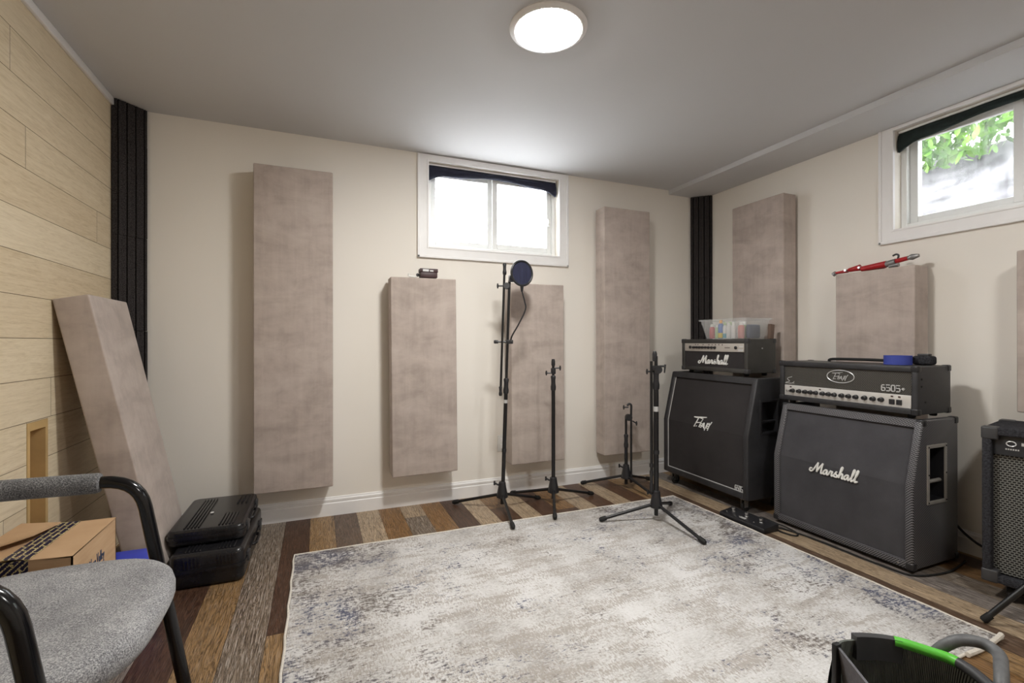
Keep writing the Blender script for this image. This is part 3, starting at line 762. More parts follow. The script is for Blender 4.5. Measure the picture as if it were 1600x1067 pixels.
# nearest stand on the rug
root, B = mic_stand('nearest black mic stand with its feet on the rug', (1.87, 2.29), ((1.555, 2.405), (1.885, 1.925), (2.135, 2.47)), .0085, .13)
pole(root, 'lower_tube', B+Z(.15), B+Z(.84), .015); grip(root, B+Z(.785), (0, 0, 1), .12, .019); pole(root, 'upper_tube', B+Z(.88), B+Z(.985), .010)
MB().lathe([(.012, 0), (.014, .01), (.014, .045), (.009, .06)], B+RT*-.008+Z(.955), (0, 0, 1), 14).build('tip', 'black_plastic', root)
MB().lathe([(.018, 0), (.018, .022)], B+Z(.40), (0, 0, 1), 14).build('collar', 'black_plastic', root)
part(MB().lathe([(.0158, 0), (.0158, .03)], B+Z(.655), (0, 0, 1), 14).build('maker_label', 'logo_silver', root), 'small pale printed band')
o2 = RT*-.030+FW*-.006
pole(root, 'boom', B+o2+Z(.20), B+o2+Z(.955), .008); grip(root, B+o2+Z(.175), (0, 0, 1), .13, .011, 'boom_end_grip'); MB().lathe([(.012, 0), (.012, .02)], B+o2+Z(.325), (0, 0, 1), 12).build('collar', 'black_plastic', root)
m = MB(); m.lathe([(.024, -.02), (.026, 0), (.024, .02)], B+Z(.905)+RT*.008, FW, 16).box((-.03, -.012, -.014), (.03, .012, .014), .004, at=B+Z(.915)); m.build('boom_joint', 'black_plastic', root)
wing(root, B+Z(.893)-RT*.02, -RT)
m = MB(); m.tube([B+Z(.925)+RT*.02, B+Z(.925)+RT*.055], .006, 8).tube([B+Z(.935)+RT*.055, B+Z(.885)+RT*.05], [.006, .004], 8); m.build('locking_lever', 'black_plastic', root)

# ------------------------------------------------------------------ lettering, drawn as pen strokes
SCRIPT = [
 [(-.05, .32), (-.22, .30), (-.28, .12), (-.12, .02), (.08, .16), (.26, .58), (.42, 1.0)], [(.42, 1.0), (.44, .55), (.48, .08)],
 [(.48, .08), (.66, .55), (.90, 1.0)], [(.90, 1.0), (.88, .5), (.92, .06), (1.02, .02), (1.12, .14)],
 [(1.50, .44), (1.30, .46), (1.14, .24), (1.18, .03), (1.34, .06), (1.50, .44), (1.48, .12), (1.56, .02), (1.68, .14)],
 [(1.68, .14), (1.80, .50), (1.86, .40), (1.98, .44), (1.95, .12), (2.02, .02), (2.14, .12)],
 [(2.14, .12), (2.24, .30), (2.36, .56)], [(2.36, .56), (2.30, .38), (2.46, .20), (2.40, .03), (2.20, .06)], [(2.40, .03), (2.54, .10), (2.76, .62), (2.82, 1.02), (2.72, 1.04), (2.68, .5), (2.66, .02)],
 [(2.66, .04), (2.78, .38), (2.92, .46), (2.97, .30), (2.95, .06), (3.04, .02), (3.14, .12)],
 [(3.52, .44), (3.32, .46), (3.16, .24), (3.20, .03), (3.36, .06), (3.52, .44), (3.50, .12), (3.58, .02), (3.68, .12)],
 [(3.68, .12), (3.88, .62), (3.94, 1.04), (3.84, 1.06), (3.80, .5), (3.82, .04), (3.92, .03), (4.00, .12)],
 [(4.00, .12), (4.20, .62), (4.26, 1.04), (4.16, 1.06), (4.12, .5), (4.14, .04), (4.24, .02), (4.36, .12)]]
def script_logo(mb, f, r, flat=None):
    strokes(mb, [[(x+.22*y, y) for x, y in l] for l in SCRIPT], f, r, True, flat)
PV = [[(0, .88), (.20, .86), (.84, 1.02)], [(0, .88), (.32, .93), (.84, 1.02)], [(.33, .92), (.06, .10), (.26, .20)], [(.33, .92), (.62, .84), (.53, .54), (.22, .46)],
      [(.62, .46), (.50, .46), (.42, .16), (.55, .17)], [(.46, .31), (.57, .32)], [(.55, .14), (.70, .52), (.74, .14)], [(.62, .27), (.73, .27)],
      [(.74, .58), (.80, -.02), (.97, .60)], [(1.07, .52), (.97, .51), (.90, .18), (1.01, .20)], [(.93, .35), (1.03, .36)], [(1.06, .64), (1.10, .40), (1.24, .74)], [(1.10, .40), (1.0, .02)]]
def peavey_logo(mb, f, r, flat=None): strokes(mb, PV, f, r, False, flat)
DIG = {'6': [[(.55, .95), (.15, .95), (.05, .8), (.05, .1), (.15, 0), (.5, 0), (.6, .1), (.6, .42), (.5, .52), (.05, .52)]],
       '5': [[(.6, 1), (.05, 1), (.05, .55), (.5, .55), (.6, .45), (.6, .1), (.5, 0), (.05, 0)]],
       '0': [[(.15, 0), (.05, .1), (.05, .9), (.15, 1), (.5, 1), (.6, .9), (.6, .1), (.5, 0), (.15, 0)]],
       '+': [[(.1, .5), (.55, .5)], [(.325, .27), (.325, .73)]],
       'L': [[(.08, 1), (.08, 0), (.55, 0)]], 'e': [[(.05, .28), (.5, .32), (.42, .52), (.2, .54), (.06, .3), (.15, .03), (.5, .06)]],
       'V': [[(.0, 1), (.3, 0), (.6, 1)]], 'a': [[(.48, .52), (.2, .54), (.06, .28), (.16, .02), (.44, .14), (.48, .52), (.48, 0)]],
       'l': [[(.15, 1), (.15, 0)]], 'y': [[(.05, .54), (.28, .04)], [(.5, .54), (.15, -.32)]], ' ': []}
WID = {'l': .32, ' ': .35, 'e': .6, 'a': .62, 'y': .6}
def digits(mb, text, f, r, flat=None):
    u = 0
    for ch in text:
        strokes(mb, [[(x+u, y) for x, y in l] for l in DIG[ch]], f, r, False, flat); u += WID.get(ch, .8)

# ------------------------------------------------------------------ amplifier kit (local: x = depth away from the front, y = width, z = up)
def corner_cap(mb, p, sx, sy, sz, s=.035):
    x, y, z = p; t = .003
    mb.box(sorted_lo((x-t*sx*0, y, z), (x+s*sx, y+s*sy, z+s*sz), t)[0], sorted_lo((x, y, z), (x+s*sx, y+s*sy, z+s*sz), t)[1], .004)
def sorted_lo(a, b, t): return [min(i, j) for i, j in zip(a, b)], [max(i, j) for i, j in zip(a, b)]
def caps(root, d, w, h, xs=0., zt=None, s=.032, mat='black_plastic', which=None):
    for sy in (-1, 1):
        for (x, sx) in ((0, 1), (d, -1)):
            for (z, sz) in ((0, 1), (h, -1)):
                xx = xs if (x == 0 and sz == -1) else x
                m = MB(); e = .0025
                lo = [min(xx-e*sx, xx+s*sx), min(sy*(w/2+e), sy*(w/2-s)), min(z-e*sz, z+s*sz)]
                hi = [max(xx-e*sx, xx+s*sx), max(sy*(w/2+e), sy*(w/2-s)), max(z-e*sz, z+s*sz)]
                m.box(lo, hi, .007, 3); m.build('corner_protector', mat, root, True)
def knob(root, x, y, z, r, mat='black_plastic', d=.016):
    m = MB(); m.lathe([(r, 0), (r, .004), (r*.8, .005), (r*.74, d), (r*.5, d+.001)], (x, y, z), (-1, 0, 0), 14)
    m.box((x-d-.001, y-r*.12, z), (x-d+.002, y+r*.12, z+r*.8)); return m.build('knob', mat, root, True)
def feet(root, d, w, h=.02, r=.016, inset=.05):
    for x in (inset, d-inset):
        for y in (-w/2+inset, w/2-inset): MB().lathe([(r*.8, -h), (r, -h+.004), (r, 0)], (x, y, 0), (0, 0, 1), 14).build('foot', 'rubber', root, True)

def slant_cab(root, w, h, d, zk, sx, mat, cloth, t=.036, fr=.03):
    side = [(0, 0), (0, zk), (sx, h), (d, h), (d, 0)]
    m = MB(); m.prism(side, -w/2, -w/2+t, .009, 3); m.prism(side, w/2-t, w/2, .009, 3)
    m.box((sx+.001, -w/2+t*.6, h-t), (d-.002, w/2-t*.6, h-.0005), .004); m.box((.001, -w/2+t*.6, .0005), (d-.002, w/2-t*.6, t), .004)
    # top rail of the front frame, leaning with the slant
    k = (sx)/(h-zk); zz = h-t
    m.prism([(sx+.0006, h-.0008), (sx-(h-zz)*k+.0006, zz), (sx-(h-zz)*k+fr, zz), (sx+fr, h-.0008)], -w/2+t*.6, w/2-t*.6)
    m.box((d-.02, -w/2+t*.6, t*.6), (d-.003, w/2-t*.6, h-t*.6))
    shell = m.build('cabinet', mat, root, True, smooth=30)
    g = MB(); e = .016; a, b = -w/2+t-.002, w/2-t+.002
    pts = [(e, t-.002), (e, zk), (sx-(h-zz)*k+e, zz+.002)]
    for p, q in zip(pts, pts[1:]): g.quad((p[0], a, p[1]), (p[0], b, p[1]), (q[0], b, q[1]), (q[0], a, q[1]))
    g.build('grille_cloth', cloth, root, True, smooth=0)
    return shell, pts
def side_handle(root, shell, w, x0, x1, z0, z1, mat, bar=True):
    y = -w/2; fw = .016
    cut(shell, MB().box((x0+fw, y-.02, z0+fw), (x1-fw, y+.09, z1-fw)))
    m = MB()
    for (a, b, c, e) in ((x0, x0+fw, z0, z1), (x1-fw, x1, z0, z1), (x0+fw, x1-fw, z0, z0+fw), (x0+fw, x1-fw, z1-fw, z1)): m.box((a, y-.006, c), (b, y+.002, e), .002)
    hnd = m.build('handle_plate', mat, root, True)
    m = MB(); f = .002
    X0, X1, Z0, Z1 = x0+fw-f, x1-fw+f, z0+fw-f, z1-fw+f
    m.box((X0, y+.07, Z0), (X1, y+.074, Z1)).box((X0, y, Z0), (X0+.003, y+.07, Z1)).box((X1-.003, y, Z0), (X1, y+.07, Z1)).box((X0, y, Z0), (X1, y+.07, Z0+.003)).box((X0, y, Z1-.003), (X1, y+.07, Z1))
    m.build('handle_cup', 'black_plastic', hnd, True)
    m = MB(); m.tube([(x0+.008, y+.018, z0+(z1-z0)*.36), (x1-.008, y+.018, z0+(z1-z0)*.36)], .009, 10); m.build('handle_bar', mat if bar else 'black_plastic', hnd, True)
    for x in (x0+.008, x1-.008):
        for z in (z0+.01, (z0+z1)/2, z1-.01): MB().lathe([(.004, 0), (.003, .002)], (x, y-.006, z), (0, -1, 0), 8).build('screw', 'rubber', hnd, True)

# --- carbon-weave slant cabinet (right)
w, h, d = .722, .69, .368
mc = thing('speaker_cabinet', 'carbon-weave slanted speaker cabinet with white script logo', 'speaker cabinet', (2.535, 1.6765, .02))
shell, gp = slant_cab(mc, w, h, d, .385, .080, 'carbon', 'cloth_b')
side_handle(mc, shell, w, .105, .262, .292, .572, 'plate')
caps(mc, d, w, h, .080); feet(mc, d, w, .02, .018, .045)
m = MB(); f = lambda u, v: (gp[0][0]-.006+(0 if v < .3 else (v-.3)*.004), .128-u*.0545, .338+v*.056)
script_logo(m, f, .0046); m.build('logo', 'logo_white', mc, True)
m = MB()
for y in (-.30, -.05, .12, .26): MB().lathe([(.004, 0), (.003, .002)], (-.0005, y, .017), (-1, 0, 0), 8).build('screw', 'chrome', mc, True)
# --- black slant cabinet (left, on casters)
w, h, d = .788, .760, .36
pc_ = thing('speaker_cabinet', 'plain black slanted speaker cabinet on casters in the corner', 'speaker cabinet', (2.464, 2.547, 0), R(-1.1))
sub = MB
# build at caster height: shift every local mesh by adding the caster height
def raise_children(root, dz):
    for c in root.children:
        if c.type == 'MESH':
            c.data.transform(Matrix.Translation((0, 0, dz)))
            for g in c.children: g.data.transform(Matrix.Translation((0, 0, dz)))
shell, gp = slant_cab(pc_, w, h, d, .397, .085, 'tolex', 'cloth_a', .040)
side_handle(pc_, shell, w, .10, .265, .405, .625, 'black_plastic', False)
m = MB(); t = .042; a, b = -w/2+t, w/2-t                      # white piping round the cloth
loop = [(gp[0][0]-.004, b, t), (gp[1][0]-.004, b, gp[1][1]), (gp[2][0]-.004, b, gp[2][1]-.004), (gp[2][0]-.004, a, gp[2][1]-.004)]
m.tube(loop[:3], .0035, 6).tube([(gp[0][0]-.004, b, t), (gp[0][0]-.004, a, t)], .0035, 6)
part(m.build('piping', 'logo_silver', pc_, True), 'thin white piping')
m = MB(); kx = .085/(h-.397)
f = lambda u, v: (gp[1][0]-.005+max(0, (.378+v*.085-.397))*kx, .088-u*.136, .378+v*.085)
peavey_logo(m, f, .0040); m.build('logo', 'logo_white', pc_, True)
m = MB(); digits(m, '6505', lambda u, v: (gp[0][0]-.004, -.285-u*.0195, .040+v*.034), .0036); m.build('model_badge', 'logo_silver', pc_, True)
raise_children(pc_, .09)
for x in (.05, d-.05):
    for y in (-w/2+.07, w/2-.07):
        c = MB(); c.box((x-.022, y-.02, .078), (x+.022, y+.02, .0895), .002); c.box((x-.014, y-.016, .03), (x+.014, y-.012, .08)).box((x-.014, y+.012, .03), (x+.014, y+.016, .08))
        co = c.build('caster', 'steel', pc_, True); MB().lathe([(.030, -.010), (.034, -.006), (.034, .006), (.030, .010)], (x+.006, y, .0345), (0, 1, 0), 20).build('wheel', 'rubber', co, True)

def head_shell(root, w, h, d, t, mat, fr=.018):
    m = MB(); m.box((0, -w/2, 0), (d, -w/2+t, h), .008, 3).box((0, w/2-t, 0), (d, w/2, h), .008, 3).box((.0006, -w/2+t*.5, h-t), (d-.001, w/2-t*.5, h-.0005), .004).box((.0006, -w/2+t*.5, .0005), (d-.001, w/2-t*.5, t), .004)
    m.box((d-.03, -w/2+t*.6, t*.6), (d-.02, w/2-t*.6, h-t*.6))
    return m.build('cabinet', mat, root, True, smooth=30)
# --- small head on the black cabinet
w, h, d = .60, .228, .262
mh = thing('amplifier_head', 'small black amplifier head with grey control panel and script logo', 'amplifier head', (2.580, 2.562, .870))
head_shell(mh, w, h, d, .030, 'tolex_grey')
MB().box((.012, -w/2+.028, .0285), (.022, w/2-.028, h-.028)).build('front_cloth', 'cloth_a', mh, True)
cp = MB().box((.004, -w/2+.030, .140), (.016, w/2-.030, h-.030), .002).build('control_panel', 'panel_grey', mh, True)
m = MB()
for i in range(8): pass
for i, y in enumerate([.175, .148, .121, .092, .063, .034, .004, -.026]): knob(mh, .004, y, .168, .0095)
for y in (.212, -.205): m.lathe([(.011, 0), (.011, .006), (.006, .010)], (.004, y, .169), (-1, 0, 0), 14)
m.build('input_jack', 'black_plastic', mh, True)
m = MB()
for y in (.16, .135, .085, .03, 0, -.03, -.06, -.09): m.lathe([(.004, 0), (.003, .003)], (.004, y, .188), (-1, 0, 0), 8)
m.box((.003, -.155, .166), (.0045, -.11, .170)); m.build('panel_marks', 'maroon', mh, True)
m = MB(); m.box((.003, -.262, .145), (.0045, -.222, .160)).box((.003, -.262, .170), (.0045, -.232, .182)); m.build('badge', 'logo_silver', mh, True)
m = MB(); f = lambda u, v: (.009, .122-u*.0575, .052+v*.058)
script_logo(m, f, .0048); m.build('logo', 'logo_white', mh, True)
caps(mh, d, w, h, 0, s=.030, mat='dark_grey'); feet(mh, d, w)
MB().lathe([(.006, 0), (.005, .004)], (.13, -w/2, .165), (0, -1, 0), 10).build('bolt', 'chrome', mh, True)
# --- big head on the carbon cabinet
w, h, d = .722, .232, .275
ph = thing('amplifier_head', 'wide black amplifier head with metal mesh front and silver knob panel', 'amplifier head', (2.614, 1.698, .730))
head_shell(ph, w, h, d, .028, 'tolex')
MB().box((.012, -w/2+.026, .088), (.016, w/2-.026, h-.026)).build('grille', 'mesh_head', ph, True)
MB().box((.006, -w/2+.030, .028), (.018, w/2-.030, .090), .002).build('control_panel', 'panel_silver', ph, True)
ys = [.275, .235, .198, .166, .134, .095, .062, .030, -.010, -.045, -.082, -.125, -.165, -.203]
for y in ys: knob(ph, .006, y, .058, .0125, d=.020)
for y in (-.250, -.282):
    MB().box((-.002, y-.011, .040), (.008, y+.011, .066), .002).build('rocker_switch', 'black_plastic', ph, True)
m = MB()
for y in (-.250, -.282, .29, .112): m.box((.004, y-.005, .076), (.0065, y+.005, .083))
m.build('indicator', 'maroon', ph, True)
m = MB()
for y in (.312, .296): m.lathe([(.007, 0), (.007, .004), (.004, .006)], (.006, y, .056), (-1, 0, 0), 12)
m.build('input_jack', 'chrome', ph, True)
m = MB(); m.tube([(.009, .002+math.cos(a)*.072, .160+math.sin(a)*.034) for a in [2*PI*i/36 for i in range(36)]], .0024, 6, closed=True)
peavey_logo(m, lambda u, v: (.009, .046-u*.068, .138+v*.044), .0020); m.build('logo', 'logo_silver', ph, True)
m = MB(); digits(m, '6505+', lambda u, v: (.009, -.200-u*.0275, .104+v*.029), .0034); m.build('model_badge', 'logo_silver', ph, True)
m = MB(); m.tube(smoothline([(.009, .285, .140), (.009, .315, .128), (.009, .300, .112), (.009, .325, .104), (.009, .290, .100), (.009, .270, .112)], 4), .0018, 6); m.tube([(.009, .33, .100), (.009, .27, .102)], .0015, 6); m.build('script_mark', 'logo_silver', ph, True)
caps(ph, d, w, h, 0, s=.030); feet(ph, d, w, .02)
m = MB(); m.tube(smoothline([(.20, .19, h), (.20, .17, h+.014), (.20, .0, h+.017), (.20, -.14, h+.014), (.20, -.16, h)], 5), .008, 8); m.build('carry_handle', 'rubber', ph, True)
for x, z in ((.03, .17), (.03, .135), (.06, .06)): MB().lathe([(.005, 0), (.004, .003)], (x, -w/2, z), (0, -1, 0), 8).build('screw', 'rubber', ph, True)
# --- combo amp at the right edge
w, h, d = .56, .645, .34; TH = R(11.7)
cr = Vector((2.600, 1.100, 0)); yd = Vector((-math.sin(TH), math.cos(TH), 0))
ba = thing('combo_amplifier', 'black carpeted combo amplifier on casters at right edge of photo', 'amplifier', cr-yd*(w/2), TH)
head_shell(ba, w, h, d, .030, 'carpet')
MB().box((.036, -w/2+.028, .035), (.040, w/2-.028, h-.110)).build('grille', 'mesh_bass', ba, True)
MB().lathe([(.19, .002), (.17, -.004), (.02, -.012)], (.034, 0, .29), (-1, 0, 0), 40).build('speaker_bulge', 'mesh_bass', ba, True)
MB().box((.020, -w/2+.028, h-.112), (.034, w/2-.028, h-.029), .002).build('control_panel', 'black_plastic', ba, True)
m = MB(); m.tube([(.018, w/2-.085+math.cos(a)*.014, h-.062+math.sin(a)*.010) for a in [2*PI*i/20 for i in range(20)]], .0022, 6, closed=True)
for i in range(6): m.box((.0185, w/2-.068-i*.007-.0045, h-.088), (.0205, w/2-.068-i*.007, h-.082))
m.box((.0185, w/2-.150, h-.066), (.0205, w/2-.136, h-.054)).box((.0185, w/2-.128, h-.066), (.0205, w/2-.114, h-.054))
m.build('panel_marks', 'logo_silver', ba, True)
for i in range(6): knob(ba, .020, w/2-.190-i*.052, h-.065, .016, d=.020)
caps(ba, d, w, h, 0, s=.05, mat='dark_grey')
raise_children(ba, .075)
for x in (.06, d-.06):
    for y in (-w/2+.08, w/2-.08):
        c = MB(); c.box((x-.026, y-.022, .062), (x+.026, y+.022, .0745), .002).box((x-.012, y-.016, .03), (x+.014, y-.013, .065)).box((x-.012, y+.013, .03), (x+.014, y+.016, .065)); co = c.build('caster', 'dark_grey', ba, True)
        k = MB().lathe([(.026, -.010), (.031, -.006), (.031, .006), (.026, .010)], (x-.004, y, .0315), (0, 1, 0), 22).build('wheel', 'rubber', co, True)
# --- things on the heads
def small_lathe(name, label, cat, at, prof, mat, axis=(0, 0, 1)):
    return tag(recentre(MB().lathe(prof, at, axis, 28).build(name, mat), at), label, cat)
tz = .9625
small_lathe('tape_roll', 'roll of blue masking tape lying on the wide amplifier head', 'tape', (2.735, 1.485, tz), [(.038, 0), (.058, 0), (.058, .046), (.038, .046), (.038, 0)], 'blue_tape')
root = thing('black_gadget', 'small black scuffed gadget beside the blue tape roll', 'gadget', (2.81, 1.405, tz))
MB().box((2.785, 1.37, tz), (2.845, 1.452, tz+.045), .012, 3).build('body', 'carpet', root); MB().box((2.80, 1.385, tz+.044), (2.83, 1.435, tz+.056), .004).build('clip', 'dark_grey', root)
# clear tub with bottles
hz = 1.0985
tb = thing('plastic_tub', 'clear plastic tub of small bottles on the small amplifier head', 'storage tub', (2.71, 2.50, hz))
def frust(m, lo, hi, z0, z1, th):
    """open tub with sloping walls: lo=(x0,x1,y0,y1) at the base, hi at the rim"""
    r = lambda q, k: [(q[0]+k, q[2]+k), (q[1]-k, q[2]+k), (q[1]-k, q[3]-k), (q[0]+k, q[3]-k)]
    L = [[m.bm.verts.new((x, y, z)) for x, y in r(q, k)] for q, k, z in ((lo, 0, z0), (hi, 0, z1), (hi, th, z1), (lo, th, z0+th))]
    for A, Bq in zip(L, L[1:]):
        for j in range(4): m.bm.faces.new((A[j], A[(j+1) % 4], Bq[(j+1) % 4], Bq[j]))
    m.bm.faces.new(L[0][::-1]); m.bm.faces.new(L[3])
lo = (2.635, 2.82, 2.335, 2.665); hi = (2.615, 2.842, 2.305, 2.705)
m = MB(); frust(m, lo, hi, hz, hz+.135, .003); m.build('tub', 'clear', tb, smooth=20)
m = MB()
rim = [(hi[0]-.006, hi[2]-.006), (hi[1]+.006, hi[2]-.006), (hi[1]+.006, hi[3]+.006), (hi[0]-.006, hi[3]+.006)]
m.tube([(x, y, hz+.135) for x, y in rim], .006, 8, closed=True); m.build('rim', 'clear', tb)
bz = hz+.0035
def bottle(label, x, y, r, h, mat, capmat, band=None):
    b = thing('craft_bottle', label, 'bottle', (x, y, bz), group='small bottles in the clear tub')
    MB().lathe([(r*.9, 0), (r, .003), (r, h*.72), (r*.55, h*.82)], (x, y, bz), seg=16).build('body', mat, b)
    MB().lathe([(r*.6, h*.80), (r*.6, h*.97), (r*.5, h)], (x, y, bz), seg=14).build('cap', capmat, b)
    if band: MB().lathe([(r*1.02, 0.004), (r*1.02, h*.30)], (x, y, bz), seg=16).build('label_band', band, b)
bottle('red and white bottle at the left end of the clear tub', 2.662, 2.640, .019, .105, 'bottle_red', 'white_plastic')
bottle('pale green bottle second from left in the clear tub', 2.672, 2.600, .015, .10, 'bottle_green', 'white_plastic')
bottle('blue bottle with yellow base and orange cap in the clear tub', 2.658, 2.556, .018, .132, 'bottle_blue', 'orange', 'bottle_yellow')
bottle('white bottle with teal base in the clear tub', 2.660, 2.520, .015, .115, 'bottle_white', 'bottle_green', 'bottle_teal')
bottle('short white bottle near the middle of the clear tub', 2.656, 2.482, .017, .108, 'bottle_white', 'white_plastic')
bottle('tall white bottle near the middle of the clear tub', 2.660, 2.445, .017, .112, 'bottle_white', 'white_plastic')
bottle('salmon pink bottle with white cap at right of the clear tub', 2.664, 2.386, .021, .112, 'bottle_salmon', 'white_plastic')
bottle('pale green bottle behind the salmon bottle in the clear tub', 2.71, 2.40, .018, .115, 'bottle_green', 'white_plastic')
bottle('white bottle at the back of the clear tub', 2.75, 2.56, .018, .12, 'bottle_white', 'bottle_green')
m = MB(); m.box((2.69, 2.344, bz), (2.80, 2.378, bz+.095), .014, 3, rot=None); tag(recentre(m.build('slate_pouch', 'slate'), (2.745, 2.36, bz)), 'slate blue pouch in the right end of clear tub', 'pouch')
m = MB(); m.prism([(2.79, 0), (2.825, 0), (2.835, .095), (2.795, .10)], 2.266, 2.288, .002, at=(0, 0, hz)); tag(recentre(m.build('brown_block', 'brown'), (2.81, 2.277, hz)), 'brown board standing at right end of the small amplifier head', 'board')
# footswitch and its cable
fs = thing('footswitch', 'black three-button footswitch pedal beside the rug', 'footswitch', (2.365, 2.075, 0))
MB().prism([(2.306, .001), (2.425, .001), (2.425, .040), (2.415, .044), (2.312, .030), (2.306, .026)], 1.915, 2.230, .003).build('housing', 'black_plastic', fs)
for y in (1.975, 2.075, 2.17):
    s = MB().lathe([(.012, 0), (.012, .006), (.008, .007), (.008, .018), (.011, .020), (.010, .026)], (2.36, y, .0365), (-.1, 0, 1), 16).build('button', 'chrome', fs)
    MB().lathe([(.004, 0), (.003, .004)], (2.335, y+.03, .0335), (-.1, 0, 1), 8).build('indicator', 'chrome', fs)
MB().box((2.325, 2.06, .0325), (2.345, 2.10, .0345)).build('nameplate', 'logo_silver', fs)
cb = smoothline([(2.428, 2.06, .028), (2.455, 2.045, .030), (2.475, 1.98, .02), (2.49, 1.90, .012), (2.478, 1.84, .006), (2.44, 1.83, .006), (2.42, 1.90, .006), (2.45, 1.95, .007), (2.485, 1.86, .006), (2.50, 1.72, .006), (2.50, 1.55, .006), (2.505, 1.42, .006), (2.53, 1.31, .006), (2.70, 1.27, .006), (2.85, 1.285, .006), (2.93, 1.30, .008)], 7)
tag(recentre(MB().tube(cb, .0042, 8).build('footswitch_cable', 'rubber'), (2.43, 2.06, 0)), 'thin black cable looping from footswitch along the carbon-weave cabinet', 'cable')
cb = smoothline([(2.93, 1.36, .20), (2.99, 1.33, .12), (3.02, 1.27, .07), (3.02, 1.21, .075), (2.99, 1.17, .11), (2.97, 1.14, .16)], 6)
tag(recentre(MB().tube(cb, .006, 8).build('power_cord', 'rubber'), (2.99, 1.25, .06)), 'black power cord hanging behind the combo amplifier', 'cord')
# tripod stand in front of the combo amp
hub = Vector((2.535, .840, .267))
tr = thing('tripod_stand', 'black tripod stand leg at right edge in front of combo amplifier', 'stand', (hub.x, hub.y, 0))
MB().tube([hub+Z(-.16), hub+Z(.36)], .011, 12).build('pole', 'black_tube', tr)
MB().lathe([(.016, -.02), (.024, -.015), (.024, .015), (.016, .02)], hub, (0, 0, 1), 16).build('hub', 'black_plastic', tr)
MB().lathe([(.015, -.012), (.018, 0), (.015, .012)], hub+Z(-.135), (0, 0, 1), 14).build('brace_collar', 'black_plastic', tr)
for a in (139, 255, 302):
    dv = Vector((math.cos(R(a)), math.sin(R(a)), 0)); ft = Vector((hub.x, hub.y, .013))+dv*.232
    l = MB().tube([hub+dv*.018, ft], .0105, 12).build('leg', 'black_tube', tr)
    e = (ft-hub).normalized(); MB().tube([ft-e*.03, ft, ft+e*.006], [.013, .0135, .009], 12).build('rubber_foot', 'rubber', l)
    MB().tube([hub.lerp(ft, .5), hub+Z(-.135)+dv*.014], .006, 8).build('brace', 'dark_grey', tr)

# ------------------------------------------------------------------ hard cases
def hard_case(label, x0, x1, y0, y1, z0, z1, rz):
    cx, cy = (x0+x1)/2, (y0+y1)/2; W_, L_, h = x1-x0, y1-y0, z1-z0
    c = thing('hard_case', label, 'hard case', (cx, cy, z0), rz, 'stacked black hard cases')
    def slab(za, zb, grow, nm):
        b = bmesh.new(); bmesh.ops.create_cube(b, size=1)
        for v in b.verts: v.co = Vector((v.co.x*(W_+grow), v.co.y*(L_+grow), (za+zb)/2+v.co.z*(zb-za)))
        ve = [e for e in b.edges if abs(e.verts[0].co.z-e.verts[1].co.z) > 1e-4]
        bmesh.ops.bevel(b, geom=ve, offset=.035, segments=5, profile=.5, affect='EDGES')
        key = (lambda e: all(v.co.z > zb-1e-5 for v in e.verts)) if nm == 'lid' else (lambda e: all(v.co.z < za+1e-5 for v in e.verts))
        if nm in ('lid', 'base'): bmesh.ops.bevel(b, geom=[e for e in b.edges if key(e)], offset=min(.022, (zb-za)*.45), segments=4, profile=.5, affect='EDGES')
        m = MB(); m._merge(b); return m
    mid = h*.5
    slab(0.0005, mid-.006, -.006, 'base').build('base', 'case_plastic', c, True)
    slab(mid-.006, mid+.006, .004, 'seam').build('seam_flange', 'case_plastic', c, True)
    slab(mid+.006, h-.004, -.006, 'lid').build('lid', 'case_plastic', c, True)
    m = MB()
    for gx in (-.30, .14):
        for i in range(5):
            x = gx*W_+i*.014; ya, yb = (-L_/2+.004, L_/2-.05) if gx < 0 else (-L_/2+.004, -L_*.12)
            m.box((x, ya+.022, h-.008), (x+.007, yb, h+.002), .002); m.box((x, ya-.004, mid+.012), (x+.006, ya+.004, h-.02), .002)
    for i in range(3): m.box((.24*W_+i*.02, L_*.16, h-.008), (.24*W_+i*.02+.007, L_/2-.04, h+.002), .002)
    m.build('ribs', 'case_plastic', c, True)
    m = MB(); xx = W_/2
    m.tube(smoothline([(xx-.004, -.07, mid), (xx+.014, -.055, mid), (xx+.016, 0, mid), (xx+.014, .055, mid), (xx-.004, .07, mid)], 5), .008, 8); m.build('handle', 'case_plastic', c, True)
    for y in (-L_*.32, L_*.32): MB().box((xx-.004, y-.022, mid-.022), (xx+.007, y+.022, mid+.022), .003).build('latch', 'dark_grey', c, True)
    return c
hard_case('lower black plastic hard case lying on floor by leaning panel', -.595, -.300, 2.440, 3.040, 0, .155, R(-1.5))
c2 = hard_case('upper black plastic hard case with ribbed lid, topmost of the two', -.628, -.315, 2.530, 3.035, .1575, .232, R(-.5))
part(MB().box((-.022, -.045, .0745), (-.008, -.030, .0765), .001).build('sticker', 'logo_white', c2, True), 'tiny white sticker')

